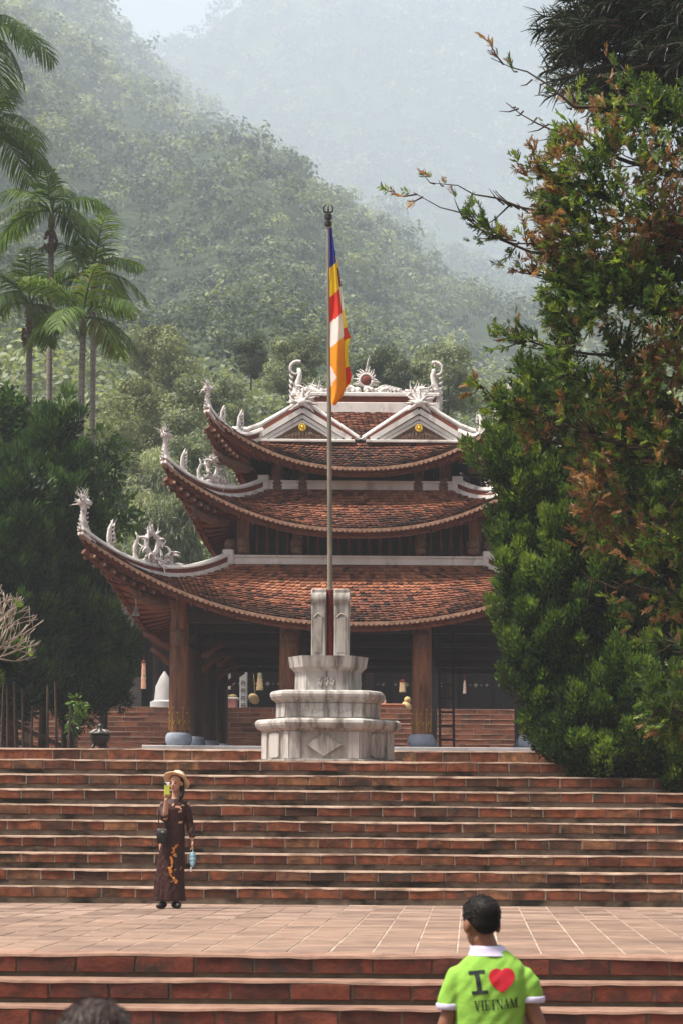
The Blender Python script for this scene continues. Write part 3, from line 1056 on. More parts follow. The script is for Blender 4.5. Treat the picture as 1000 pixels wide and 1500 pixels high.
# beams and ceiling of the ground storey
for y in (-3.7, -1.39, 1.39, 3.7):
    for z, h_, w_ in ((2.72, 0.24, 0.18), (2.36, 0.14, 0.12), (2.10, 0.12, 0.10)):
        if y == -3.7 and z < 2.6:
            continue
        b = MB()
        b.box((0, y, z), (7.8, w_, h_), ch=0.015)
        b.build('tie_beam', M['wood'], pagoda)
for x in (-3.7, -1.39, 1.39, 3.7):
    for z in (2.60, 2.23):
        b = MB()
        b.box((x, 0, z), (0.12, 7.7, 0.12), ch=0.015)
        b.build('cross_beam', M['wood'], pagoda)
b = MB()
b.box((0, 0, 3.0), (7.3, 7.3, 0.05))
b.build('ceiling', M['wood'], pagoda)
# curved corbels reaching in from the corner columns
for x, y, sx in ((-3.7, -1.39, 1), (-3.7, 1.39, 1), (3.7, -1.39, -1), (-3.7, 3.7, 1), (3.7, 3.7, -1), (-3.7, -3.7, -1)):
    b = MB()
    b.tube([(x, y, 2.05), (x + sx * 0.35, y, 2.12), (x + sx * 0.55, y, 2.28), (x + sx * 0.75, y, 2.36)], [0.10, 0.09, 0.08, 0.05], 8)
    b.tube([(x, y, 1.72), (x + sx * 0.25, y, 1.78), (x + sx * 0.42, y, 1.95), (x + sx * 0.6, y, 2.05)], [0.09, 0.08, 0.07, 0.05], 8)
    b.build('corbel', M['woodred'], pagoda, smooth=True)


# upper storeys: dark core, posts, rails, turned balusters
def storey(W, z0, z1, posts, bal, zc):
    Wi = W - 0.22
    b = MB()
    for side in range(4):
        b.bar(rot4((-Wi + 0.3, -Wi + 0.25, 0), side) + Vector((0, 0, (z0 + z1) / 2)), rot4((Wi - 0.3, -Wi + 0.25, 0), side) + Vector((0, 0, (z0 + z1) / 2)), 0.04, z1 - z0)
    st = b.build('storey_wall', M['wood'], pagoda)
    for side in range(4):
        for z, h_ in ((z0 + 0.10, 0.10), (z1 - 0.08, 0.14)):
            q = MB()
            q.bar(rot4((-Wi, -Wi, 0), side) + Vector((0, 0, z)), rot4((Wi, -Wi, 0), side) + Vector((0, 0, z)), 0.09, h_)
            q.build('rail', M['woodred'], st)
        for x in posts:
            q = MB()
            c = rot4((x, -Wi, 0), side)
            q.box(c + Vector((0, 0, (z0 + z1) / 2)), (0.20, 0.20, z1 - z0), ch=0.015)
            po = q.build('post', M['column'], st)
            q = MB()
            c2 = rot4((x, -Wi - 0.24, 0), side)
            q.lathe([(0.08, zc), (0.12, zc + 0.03), (0.135, zc + 0.13), (0.11, zc + 0.15), (0.135, zc + 0.17), (0.135, zc + 0.28), (0.10, zc + 0.34)], c2, 12)
            q.build('carved_cap', M['postcap'], po, smooth=True, auto=40)
        if bal and side in (0, 1, 3):
            n = int(2 * Wi / 0.215)
            for k in range(n):
                x = -Wi + 0.12 + (2 * Wi - 0.24) * k / (n - 1)
                if min(abs(x - p_) for p_ in posts) < 0.13:
                    continue
                q = MB()
                hh = z1 - z0 - 0.25
                q.lathe([(0.03, 0), (0.05, 0.05), (0.03, 0.10), (0.052, hh * 0.35), (0.028, hh * 0.62), (0.04, hh * 0.70), (0.028, hh * 0.8), (0.035, hh)], rot4((x, -Wi, 0), side) + Vector((0, 0, z0 + 0.14)), 8)
                q.build('baluster', M['woodred'], st, smooth=True)
    return st


storey(T1['W'], T1['zw'] + 0.05, 4.98, (-2.45, -1.32, 1.32, 2.45), True, 4.17)
storey(T2['W'], T2['zw'] + 0.05, 6.34, (-1.8, -1.25, 1.25, 1.8), False, 5.60)

# crown of the top roof: a cross ridge with two gabled dormers in front
RZ, RX = 7.72, 1.62
crown = MB()
crown.add([(-2.3, -2.12, 6.70), (2.3, -2.12, 6.70), (RX, 0, RZ), (-RX, 0, RZ), (-2.3, 2.12, 6.70), (2.3, 2.12, 6.70)],
          [(0, 1, 2, 3), (5, 4, 3, 2), (1, 5, 2), (4, 0, 3)])
cr = crown.build('crown_roof', M['deck'], pagoda)


def Sm(u, v):
    hw = 2.3 + (RX - 2.3) * v
    return Vector((u * hw, -2.12 * (1 - v), 6.70 + (RZ - 6.70) * v + 0.012))


tl = MB()
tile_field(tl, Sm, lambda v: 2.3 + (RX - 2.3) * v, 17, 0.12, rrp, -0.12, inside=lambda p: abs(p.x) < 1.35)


DH, DW, DZ = 0.70, 1.06, 6.72


def Sd(xc, sgn):
    def f(u, v):
        y = -1.28 + u * 0.86
        return Vector((xc + sgn * DW * 1.08 * (1 - v), y, DZ + 0.06 + (DH + 0.02) * v))
    return f


for xc in (-1.26, 1.26):
    d = MB()
    d.add([(xc - DW * 1.08, -2.14, DZ + .05), (xc, -2.14, DZ + DH + .07), (xc + DW * 1.08, -2.14, DZ + .05),
           (xc - DW * 1.08, -0.3, DZ + .05), (xc, -0.3, DZ + DH + .07), (xc + DW * 1.08, -0.3, DZ + .05)], [(0, 3, 4, 1), (1, 4, 5, 2)])
    dm = d.build('dormer_roof', M['deck'], pagoda)
    for sgn in (-1, 1):
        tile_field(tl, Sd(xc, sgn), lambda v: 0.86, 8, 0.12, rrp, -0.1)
    # pediment: recessed carved timber, nested white mouldings, red strip, white verge cap
    q = MB()
    q.prism([(xc - DW, DZ), (xc + DW, DZ), (xc, DZ + DH)], -2.20, -2.14)
    q.build('pediment', M['pediment'], dm)
    q = MB()
    for k in range(11):
        t = -1 + 2 * (k + .5) / 11
        hh = 0.05 + 0.17 * (1 - abs(t))
        q.tube([(xc + t * 0.42, -2.20, DZ + 0.04), (xc + t * 0.40 + .02, -2.225, DZ + 0.04 + hh * .5), (xc + t * 0.30, -2.21, DZ + 0.04 + hh)], [0.035, 0.04, 0.015], 6)
    q.build('pediment_carving', M['pediment'], dm, smooth=True)
    for k, (o, w_, dy) in enumerate(((0.0, 0.105, 0.10), (0.11, 0.075, 0.07), (0.19, 0.06, 0.045))):
        q = MB()
        for sgn in (-1, 1):
            hx, hz = DW - o * 1.75, DH - o * 1.2
            q.bar((xc + sgn * (hx - 0.02), -2.20 - dy / 2, DZ + 0.01), (xc, -2.20 - dy / 2 - .001 * sgn, DZ + hz - 0.06), dy, w_)
        q.build('white_moulding', M['plaster'], dm)
    q = MB()
    for sgn in (-1, 1):
        q.bar((xc + sgn * (DW + 0.07), -2.20, DZ + 0.045), (xc, -2.20 - .001 * sgn, DZ + DH + 0.055), 0.10, 0.09)
    q.build('brick_strip', M['redband'], dm)
    q = MB()
    inner = 1 if xc < 0 else -1
    ext = xc - inner * (DW + 0.35)
    q.tube([(xc, -2.2, DZ + DH + 0.16), (xc - inner * 0.5, -2.2, DZ + 0.56), (xc - inner * 0.9, -2.2, DZ + 0.33), (xc - inner * 1.2, -2.2, DZ + 0.22), (ext - inner * 0.12, -2.2, DZ + 0.23)], [0.055] * 5, 8)
    q.tube([(xc, -2.205, DZ + DH + 0.16), (xc + inner * 1.25, -2.205, DZ + 0.02)], [0.055, 0.055], 8)
    q.box((0.0, -2.2, DZ + 0.0), (0.09, 0.1, 0.16))
    q.tube([(xc, -2.15, DZ + DH + 0.14), (xc, -0.35, DZ + DH + 0.14)], [0.07, 0.07], 8)
    q.build('verge_cap', M['plaster'], dm, smooth=True, auto=40)
    q = MB()
    q.box((xc, -2.26, DZ - 0.03), (2 * DW + 0.16, 0.16, 0.06), ch=0.01)
    q.build('sill', M['plaster'], dm)
    q = MB()
    for k in range(13):
        a = 2 * PI * k / 12
        q.ball((xc + 0.065 * math.cos(a) * (k < 12), -2.255, DZ + 0.27 + 0.065 * math.sin(a) * (k < 12)), (0.024, 0.02, 0.024) if k < 12 else (0.05, 0.03, 0.05), 6)
    q.build('gilt_boss', M['goldcoin'], dm, smooth=True)
    # fan-shaped mask over the apex
    q = MB()
    for ring, (n, r0, r1) in enumerate(((9, 0.10, 0.30), (7, 0.05, 0.19))):
        for k in range(n):
            a = R(-35 + 250 * k / (n - 1))
            dv = Vector((math.cos(a), 0, math.sin(a)))
            spike(q, Vector((xc, -2.30 - 0.03 * ring, DZ + DH + 0.10)) + dv * r0, dv, r1 - r0 + 0.05, 0.05, 0.2, flat=0.5)
    q.ball((xc, -2.34, DZ + DH + 0.10), (0.10, 0.06, 0.09), 8)
    q.build('fan_mask', M['dragon'], dm, smooth=True)
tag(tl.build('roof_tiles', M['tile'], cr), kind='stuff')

# main ridge with its red band, flanking dragons and flaming sun
q = MB()
q.box((0, 0, RZ + 0.10), (2 * RX + 0.1, 0.26, 0.24), ch=0.01)
q.box((0, 0, RZ + 0.40), (2 * RX + 0.1, 0.28, 0.09), ch=0.015)
rg = q.build('ridge', M['plaster'], pagoda)
q = MB()
q.box((0, 0, RZ + 0.285), (2 * RX, 0.20, 0.14))
q.build('brick_band', M['redband'], rg)
for sgn in (-1, 1):
    q = MB()
    x0 = sgn * 1.50
    q.tube([(x0 + sgn * .05, 0, RZ - 0.1), (x0 + sgn * .12, 0, RZ + 0.3), (x0 + sgn * .06, 0, RZ + 0.62), (x0 + sgn * .0, 0, RZ + 0.85), (x0 + sgn * 0.03, 0, RZ + 1.0)], [0.12, 0.11, 0.075, 0.055, 0.045], 8)
    sp = []
    for k in range(15):
        a = R(60 + 26 * k)
        r = 0.19 * (1 - k / 18)
        sp.append((x0 + sgn * (0.10 - r * math.cos(a) - 0.02), 0, RZ + 0.98 + r * math.sin(a)))
    q.tube(sp, [0.046 - 0.0025 * k for k in range(15)], 7)
    q.tube([(x0, 0, RZ + 0.40), (x0 - sgn * 0.25, 0, RZ + 0.50), (x0 - sgn * 0.45, 0, RZ + 0.45), (x0 - sgn * 0.62, 0, RZ + 0.52)], [0.13, 0.12, 0.08, 0.03], 8)
    q.tube([(x0, 0, RZ + 0.3), (x0 - sgn * 0.3, 0, RZ + 0.27), (x0 - sgn * 0.68, 0, RZ + 0.22)], [0.13, 0.11, 0.04], 8)
    for k in range(80):
        a = rrp.uniform(R(0), R(180))
        c = Vector((x0 - sgn * rrp.uniform(-0.12, 0.62), rrp.uniform(-.14, .14), RZ + rrp.uniform(0.15, 0.6)))
        spike(q, c, (math.cos(a), rrp.uniform(-.6, .6), math.sin(a)), rrp.uniform(0.12, 0.30), rrp.uniform(0.014, 0.028), rrp.uniform(-2, 2), n=4)
    for k in range(7):
        spike(q, (x0 + sgn * 0.16, 0, RZ + 0.05 + 0.12 * k), (sgn, 0, 0.6), 0.14, 0.045, -sgn * 0.6, k=3)
    q.build('ridge_dragon', M['dragon'], rg, smooth=True)
q = MB()
for k in range(22):
    q.ball((rrp.uniform(-0.62, 0.62), rrp.uniform(-.05, .05), RZ + 0.47 + rrp.uniform(0, 0.08)), rrp.uniform(0.05, 0.085), 6)
ring = [Vector((0.145 * math.cos(2 * PI * k / 20), 0, RZ + 0.74 + 0.145 * math.sin(2 * PI * k / 20))) for k in range(21)]
q.tube(ring, [0.034] * 21, 7)
for k in range(15):
    a = R(-25 + 230 * k / 14)
    dv = Vector((math.cos(a), 0, math.sin(a)))
    spike(q, Vector((0, 0, RZ + 0.74)) + dv * 0.16, dv, 0.28 if k == 7 else rrp.uniform(0.10, 0.18), 0.030, rrp.uniform(-1.4, 1.4))
spike(q, (0, 0, RZ + 0.88), (0, 0, 1), 0.46, 0.035, 0.3)
for sgn in (-1, 1):
    for k in range(6):
        spike(q, (sgn * (0.25 + 0.09 * k), 0, RZ + 0.5), (sgn * .5, 0, 1), 0.30 - 0.035 * k, 0.05, sgn * 1.0)
so = q.build('flaming_sun', M['dragon'], rg, smooth=True)
q = MB()
q.ball((0, 0, RZ + 0.74), (0.115, 0.06, 0.115), 14)
q.build('sun_disc', M['redband'], so, smooth=True)

# wind bell hanging from the near left corner
bp = S1(-1, 0.36, 0, -0.55) + PC
wb = MB()
wb.lathe([(0.012, 0.42), (0.012, 0.12), (0.035, 0.11), (0.045, 0.05), (0.055, 0.0), (0.085, -0.05), (0.09, -0.06), (0.02, -0.06)], bp - Vector((0, 0, 0.35)), 12)
tag(wb.build('wind_bell', M['stone'], smooth=True, auto=40), 'small pale bell hanging under the left corner of the lowest roof', 'bell')

# ------------------------------------------------------------------ stone pedestal and flagpole
pc = P(480, 1108, 31.3)
PX, PY, PZ = pc.x, 31.3, zL
ped = thing('flagpole_pedestal', 'tiered carved stone pedestal with two upright slabs at the stair head', 'pedestal', (PX, PY, PZ))


def poly_ring(kind, a, z):
    if kind == 'hex':
        pts = [(-0.52, -0.80), (0.52, -0.80), (1, 0), (0.52, 0.80), (-0.52, 0.80), (-1, 0)]
    elif kind == 'oct':
        pts = [(-0.76, -0.80), (0.76, -0.80), (1, -0.35), (1, 0.35), (0.76, 0.80), (-0.76, 0.80), (-1, 0.35), (-1, -0.35)]
    else:
        pts = [(-0.60, -0.80), (0.62, -0.80), (1, -0.1), (0.62, 0.80), (-0.60, 0.80), (-1, -0.1)]
    return [Vector((x * a, y * a, z)) for x, y in pts]


def poly_part(name, kind, prof, m, smooth=False):
    b = MB()
    b.loft([poly_ring(kind, a, z) for a, z in prof])
    return b.build(name, m, ped, smooth=smooth)


poly_part('base_course', 'hex', [(1.06, 0.0), (1.06, 0.05), (0.98, 0.055)], M['stone'])
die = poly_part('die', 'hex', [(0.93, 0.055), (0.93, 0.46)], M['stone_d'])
poly_part('cornice', 'hex', [(0.94, 0.45), (0.97, 0.475), (1.01, 0.49), (1.035, 0.53), (1.045, 0.565), (1.035, 0.60), (1.0, 0.625), (0.9, 0.632)], M['stone'])
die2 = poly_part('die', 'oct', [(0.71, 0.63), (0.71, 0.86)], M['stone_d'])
poly_part('cornice', 'oct', [(0.72, 0.855), (0.745, 0.88), (0.78, 0.90), (0.80, 0.94), (0.805, 0.975), (0.79, 1.01), (0.74, 1.03), (0.6, 1.035)], M['stone'])
die3 = poly_part('die', 'top', [(0.475, 1.03), (0.47, 1.31)], M['stone'])
poly_part('cornice', 'top', [(0.475, 1.30), (0.50, 1.33), (0.545, 1.37), (0.555, 1.43), (0.565, 1.50), (0.57, 1.525), (0.4, 1.53)], M['stone'])


def face_frame(kind, a, i):
    r0, r1 = poly_ring(kind, a, 0)[i], poly_ring(kind, a, 0)[(i + 1) % len(poly_ring(kind, a, 0))]
    t = (r1 - r0)
    ln = t.length
    t.normalize()
    n = Vector((t.y, -t.x, 0))
    return r0, t, n, ln


def on_face(par, name, kind, a, i, shape, m, th=0.02):
    """shape: list of convex outlines [(along 0..1, z)] raised on face i"""
    r0, t, n, ln = face_frame(kind, a, i)
    b = MB()
    for out in shape:
        k = len(out)
        front = [r0 + t * ln * s_ + n * th + Vector((0, 0, z)) for s_, z in out]
        cen = sum(front, Vector()) / k
        front = [cen + (p - cen) * 0.97 for p in front]
        back = [r0 + t * ln * s_ - n * 0.01 + Vector((0, 0, z)) for s_, z in out]
        b.add(front + back, [tuple(range(k))] + [(j, j + k, (j + 1) % k + k, (j + 1) % k) for j in range(k)])
    return b.build(name, m, par)


for i in range(6):
    zl, zh = 0.06, 0.45
    if i == 0:
        on_face(die, 'corner_post', 'hex', 0.93, i, [[(0.0, zl), (0.16, zl), (0.16, zh), (0.0, zh)]], M['stone'])
        on_face(die, 'corner_post', 'hex', 0.93, i, [[(0.84, zl), (1.0, zl), (1.0, zh), (0.84, zh)]], M['stone'])
        on_face(die, 'diamond_boss', 'hex', 0.93, i, [[(0.24, 0.255), (0.5, 0.09), (0.76, 0.255), (0.5, 0.42)]], M['stone'], 0.035)
    else:
        for s0, s1 in ((0.0, 0.2), (0.8, 1.0)):
            on_face(die, 'corner_post', 'hex', 0.93, i, [[(s0, zl), (s1, zl), (s1, zh), (s0, zh)]], M['stone'])
        on_face(die, 'raised_panel', 'hex', 0.93, i, [[(0.32, 0.11), (0.40, 0.075), (0.60, 0.075), (0.68, 0.11), (0.68, 0.40), (0.60, 0.435), (0.40, 0.435), (0.32, 0.40)]], M['stone'], 0.03)
for i in range(8):
    segs = ((0.02, 0.14), (0.16, 0.495), (0.505, 0.84), (0.86, 0.98)) if i == 0 else ((0.08, 0.92),)
    for s0, s1 in segs:
        on_face(die2, 'raised_panel', 'oct', 0.71, i, [[(s0, 0.65), (s1, 0.65), (s1, 0.85), (s0, 0.85)]], M['stone'], 0.016)
r0, t, n, ln = face_frame('oct', 0.71, 0)
for s0 in (0.33, 0.67):
    b = MB()
    for k in range(7):
        c = r0 + t * ln * (s0 + (k - 3) * 0.045) + n * 0.012 + Vector((0, 0, 0.75 + 0.02 * math.sin(k * 1.3)))
        b.ball(c, (0.028, 0.012, 0.045 if k % 3 == 0 else 0.028), 7)
    b.build('carved_scroll', M['stone'], die2, smooth=True)
r0, t, n, ln = face_frame('top', 0.475, 0)
b = MB()
for s0 in (0.36, 0.5, 0.64):
    for k in range(5):
        b.ball(r0 + t * ln * (s0 + 0.04 * math.cos(k * 1.26)) + n * 0.004 + Vector((0, 0, 1.16 + 0.045 * math.sin(k * 1.26))), (0.024, 0.012, 0.03), 6)
b.build('carved_scroll', M['stone'], die3, smooth=True)
b = MB()
b.box(r0 + t * ln * 0.5 - n * 0.002 + Vector((0, 0, 1.17)), (0.012, 0.012, 0.28))
b.build('dark_joint', M['mortar_d'], die3)
# the two upright slabs that clasp the pole
for sgn, x in ((-1, -0.135), (1, 0.19)):
    b = MB()
    b.box((x, 0, 1.53 + 0.40), (0.205, 0.26, 0.80), ch=0.012)
    sl = b.build('upright_slab', M['stone'], ped)
    b = MB()
    b.tube([(x - 0.108, -0.02, 2.36), (x + 0.108, -0.02, 2.36)], 0.135, 14)
    b.box((x, 0.0, 2.43), (0.212, 0.24, 0.14), ch=0.012)
    b.build('scroll_top', M['stone'], sl, smooth=True, auto=40)
    b = MB()
    for w_, dy in ((0.12, 0.012),):
        b.box((x, -0.131, 1.84), (w_, dy, 0.50), ch=0.005)
        b.tube([(x - 0.06, -0.131, 2.09), (x - 0.03, -0.131, 2.13), (x, -0.131, 2.145), (x + 0.03, -0.131, 2.13), (x + 0.06, -0.131, 2.09)], 0.014, 6)
    b.build('arched_panel', M['stone_d'], sl)

# flagpole, leaning very slightly
FP0 = Vector((PX + 0.03, PY, PZ + 1.53))
FPT = P(481, 330, PY)
pole = thing('flagpole', 'tall thin metal flagpole rising from the stone pedestal', 'flagpole', FP0)
ax = FPT - FP0
b = MB()
b.tube([Vector((0, 0, 0)), ax * 0.155], [0.05, 0.045], 12)
b.build('red_foot', M['polered'], pole, smooth=True, auto=40)
b = MB()
b.tube([ax * 0.155, ax * 0.5, ax], [0.037, 0.032, 0.024], 12)
b.build('shaft', M['polemetal'], pole, smooth=True, auto=40)
b = MB()
b.lathe([(0.03, -0.02), (0.055, 0.0), (0.055, 0.05), (0.035, 0.06), (0.035, 0.08), (0.055, 0.09), (0.055, 0.15), (0.02, 0.17)], ax, 12)
fin = b.build('finial', M['bronze'], pole, smooth=True, auto=40)
b = MB()
for sgn in (-1, 1):
    b.tube([ax + Vector((0.0, 0, 0.17)), ax + Vector((sgn * 0.06, 0, 0.20)), ax + Vector((sgn * 0.065, 0, 0.26)), ax + Vector((sgn * 0.02, 0, 0.31))], [0.014, 0.014, 0.014, 0.006], 6)
b.tube([ax + Vector((0, 0, 0.16)), ax + Vector((0, 0, 0.33))], [0.016, 0.005], 6)
b.build('prongs', M['bronze'], fin, smooth=True)

# the flag, hanging in folds down the pole
fm = {}
for k, c in (('blue', (0.02, 0.03, 0.28)), ('yellow', (0.78, 0.52, 0.02)), ('red', (0.62, 0.035, 0.02)), ('white', (0.78, 0.70, 0.72)), ('orange', (0.80, 0.30, 0.015)), ('brown', (0.25, 0.06, 0.03))):
    fm[k] = mat('flag_' + k, c, tuple(min(1, q * 0.88) for q in c), sc_=5, rough=0.75, bump=0.15, bsc=9, bdist=0.02, transl=0.3)
FK = list(fm)
fl = MB()
y0, y1, NR, NF, NB = 336, 589, 110, 14, 8


def pole_x(py):
    return 481 + (py - 330) * 4.0 / 510 + 1.2


RE = [(336, 3), (350, 6), (385, 10), (420, 13.5), (460, 18), (492, 20), (540, 22), (565, 23), (578, 17), (589, 8)]
BE = [(336, 4), (360, 6), (400, 14), (430, 18), (458, 21), (490, 26), (497, 30), (506, 27), (520, 25.5), (540, 27), (553, 31), (566, 28), (572, 23), (589, 9)]
rows_ = []
for r in range(NR + 1):
    py = y0 + (y1 - y0) * r / NR
    w_, be = interp(py, RE), interp(py, BE)
    ring = []
    for i in range(NF + 1):
        s_ = i / NF
        yy = PY - 0.045 - 0.05 * math.sin(PI * s_) * min(1, w_ / 12) - 0.035 * math.sin(2 * PI * s_ * 1.1 + py * 0.02) - 0.02 * math.sin(py * 0.05 + s_ * 3)
        ring.append((pole_x(py) + w_ * s_, py + 5 * math.sin(s_ * 2.2) * (r / NR) ** 6, yy))
    for i in range(1, NB + 1):
        s_ = i / NB
        mid = math.sin(PI * min(1, s_ * 1.0)) * 3
        yy = PY - 0.045 + 0.10 * s_ + 0.03 * math.sin(s_ * 6 + py * 0.03)
        ring.append((pole_x(py) + w_ - mid * 0.8 + (be - w_) * s_, py - 4 * s_, yy))
    rows_.append([P(a, b_, c) for a, b_, c in ring])
nn = NF + NB + 1


def flag_col(r, i):
    py = y0 + (y1 - y0) * (r + .5) / NR
    if i < NF:
        s_ = (i + .5) / NF
        if py > 536 and py < 566 and s_ < 0.42 * (1 - abs(py - 551) / 16):
            return 'white'
        for (a, b_), c in (((393, 384), 'blue'), ((436, 423), 'yellow'), ((473, 458), 'red'), ((510, 492), 'white')):
            if py < a + (b_ - a) * s_:
                return c
        return 'orange'
    for a, c in ((378, 'blue'), (395, 'yellow'), (424, 'brown'), (458, 'white'), (484, 'yellow'), (500, 'red'), (540, 'yellow'), (566, 'red')):
        if py < a:
            return c
    return 'orange'


fl.v = [tuple(p) for q in rows_ for p in q]
for r in range(NR):
    for i in range(nn - 1):
        fl.f.append((r * nn + i, r * nn + i + 1, (r + 1) * nn + i + 1, (r + 1) * nn + i))
        fl.m.append(FK.index(flag_col(r, i)))
        fl.t.append(0.5)
tag(fl.build('flag', list(fm.values()), smooth=True), 'limp flag striped blue, yellow, red, white and orange on the pole', 'flag')

# ------------------------------------------------------------------ ladder, urn, fence
lp = P(652, 1098, 47.3)
ld = thing('ladder', 'black wooden ladder leaning up inside the pagoda', 'ladder', (lp.x, 47.3, 2.5))
for x0, x1 in ((-0.13, -0.17), (0.17, 0.12)):
    b = MB()
    b.bar((x0 + 0.01, 0, 0), (x1 + 0.01, 0.35, 2.6), 0.055, 0.07, up=(0, 1, 0))
    b.build('rail', M['iron'], ld)
for k in range(8):
    z = 0.22 + 0.30 * k
    b = MB()
    b.bar((-0.14 - 0.015 * z, 0.135 * z, z), (0.18 - 0.02 * z, 0.135 * z, z), 0.045, 0.045)
    b.build('rung', M['iron'], ld)

up = P(147, 1100, 38.6)
un = thing('incense_urn', 'dark bronze incense urn with domed lid on the court', 'urn', (up.x, 38.6, zC))
un.scale = (0.9, 0.9, 0.9)
b = MB()
b.lathe([(0.06, 0.22), (0.14, 0.28), (0.19, 0.36), (0.20, 0.42), (0.17, 0.45)], n=16)
b.build('bowl', M['bronze'], un, smooth=True)
b = MB()
b.lathe([(0.23, 0.45), (0.24, 0.47), (0.17, 0.51), (0.10, 0.54), (0.06, 0.55), (0.07, 0.60), (0.06, 0.64), (0.01, 0.68)], n=16)
b.build('lid', M['bronze'], un, smooth=True)
for k in range(3):
    a = R(90 + 120 * k)
    b = MB()
    b.tube([(0.1 * math.cos(a), 0.1 * math.sin(a), 0.28), (0.2 * math.cos(a), 0.2 * math.sin(a), 0.15), (0.16 * math.cos(a), 0.16 * math.sin(a), 0.0)], [0.04, 0.035, 0.025], 6)
    b.build('leg', M['bronze'], un, smooth=True)
for k in range(8):
    a = 2 * PI * k / 8
    b = MB()
    b.tube([(0.20 * math.cos(a), 0.20 * math.sin(a), 0.47), (0.14 * math.cos(a), 0.14 * math.sin(a), 0.525), (0.07 * math.cos(a), 0.07 * math.sin(a), 0.555)], [0.03, 0.022, 0.01], 5)
    b.build('lid_petal', M['stone'], un, smooth=True)

M['oldwood'] = mat('old_fence_wood', (0.10, 0.07, 0.05), (0.045, 0.03, 0.022), sc_=8, stretch=(1, 1, .3), rough=0.9)
fe = thing('wooden_fence', 'low dark picket fence with a slanting rail under the cypresses', 'fence', (0, 0, 0))
for k, px in enumerate((2, 12, 24, 35, 46, 57, 70, 84, 100)):
    p0 = P(px, 1102, 38.0)
    b = MB()
    hgt = random.uniform(0.45, 1.05) + 0.3 * (px < 20)
    b.tube([(p0.x, 38, zC), (p0.x + random.uniform(-.05, .05), 38 + random.uniform(-.05, .05), zC + 0.27 + hgt)], [0.03, 0.018], 6)
    b.build('picket', M['oldwood'], fe)
for a, c in (((0, 1052), (92, 1093)), ((0, 1078), (55, 1097))):
    b = MB()
    b.bar(P(*a, 38.06), P(*c, 38.06), 0.05, 0.08)
    b.build('rail', M['oldwood'], fe)

# ------------------------------------------------------------------ temple hall behind the pagoda
M['hallwood'] = mat('hall_door_timber', (0.028, 0.018, 0.016), (0.015, 0.010, 0.010), sc_=5, stretch=(1, 1, .3), rough=0.5)
M['grill'] = mat('door_inlay', (0.55, 0.53, 0.45), (0.35, 0.33, 0.28), rough=0.7)
M['hallwall'] = mat('hall_wall', (0.22, 0.20, 0.18), (0.15, 0.13, 0.12), sc_=2, rough=0.9)
YH = 66.0
hall = thing('temple_hall', 'dark timber temple hall with inlaid doors seen beneath the pagoda', 'temple', (0, YH, zR))
b = MB()
b.box((-5.0, 2.5, 1.35), (16.5, 4.0, 2.7))
b.build('wall', M['hallwood'], hall)
b = MB()
for s_ in (-1, 1):
    b.add([(-12.8, 2.5 + s_ * 4.0, 2.4), (4.5, 2.5 + s_ * 4.0, 2.4), (3.5, 2.5, 4.2), (-12.0, 2.5, 4.2), (-12.8, 2.5 + s_ * 4.0, 2.52), (4.5, 2.5 + s_ * 4.0, 2.52), (3.5, 2.5, 4.32), (-12.0, 2.5, 4.32)],
          [(0, 1, 2, 3), (7, 6, 5, 4), (0, 4, 5, 1), (1, 5, 6, 2), (3, 2, 6, 7), (0, 3, 7, 4)])
b.build('roof', M['deck'], hall)
for k in range(15):
    x = -12.5 + 1.05 * k
    b = MB()
    b.box((x, 0.46, 1.15), (0.96, 0.06, 2.3), ch=0.01)
    dr = b.build('door', M['hallwood'], hall)
    b = MB()
    for z in (0.10, 1.05):
        for dx in (-0.34, -0.17, 0, 0.17, 0.34):
            s_ = 0.13 if dx == 0 else (0.09 if abs(dx) > 0.3 else 0.05)
            b.box((x + dx, 0.415, z), (s_ * 0.35, 0.02, s_))
            b.box((x + dx, 0.413, z), (s_, 0.02, s_ * 0.35))
    if k >= 7 or k in (2, 5, 6):
        b.build('inlay', M['grill'], dr)
for x in (-13.2, -9.4, -6.75, -3.1, -0.6, 3.0):
    b = MB()
    b.lathe([(0.17, 0), (0.16, 1.2), (0.15, 2.6)], (x, -0.6, 0), 12)
    b.build('pillar', M['wood'], hall, smooth=True, auto=40)
b = MB()
b.box((P(190, 1000, YH).x, -0.05, 0.62), (0.75, 0.05, 1.15))
b.build('pale_panel', M['hallwall'], hall)


def at_hall(px, py, dy):
    p = P(px, py, YH + dy)
    return p


def stele(label, px, pt, w, dy):
    p0, p1 = at_hall(px, 1044, dy), at_hall(px, pt, dy)
    b = MB()
    b.box((p0.x, p0.y, (zR + p1.z) / 2), (w, 0.18, p1.z - zR), ch=0.02)
    o = b.build('stone_pillar', M['platform'])
    return tag(o, label, 'pillar')


sp1 = stele('slim grey inscribed stone pillar in front of the temple doors', 357, 984, 0.22, -1.6)
b = MB()
for k, z in enumerate((0.95, 0.72, 0.5, 0.28)):
    c = at_hall(357, 1010, -1.6)
    for dx, dz, w_, h_ in ((0, 0.05, 0.12, 0.02), (0, 0, 0.14, 0.02), (-0.04, -0.03, 0.02, 0.08), (0.04, -0.04, 0.02, 0.09)):
        b.box((c.x + dx, c.y - 0.092, zR + z + dz), (w_, 0.01, h_))
b.build('carved_character', M['mortar_d'], sp1)
b = MB()
c = at_hall(236, 1040, -2.0)
b.lathe([(0.62, 0), (0.62, 0.12), (0.42, 0.14), (0.42, 0.35), (0.30, 0.4), (0.26, 0.8), (0.12, 1.1), (0.02, 1.25)], (c.x + 0.1, c.y, zR), 14)
tag(b.build('stone_stupa', M['platform'], smooth=True, auto=30), 'pale tapered stone stupa behind the left pagoda column', 'stupa')

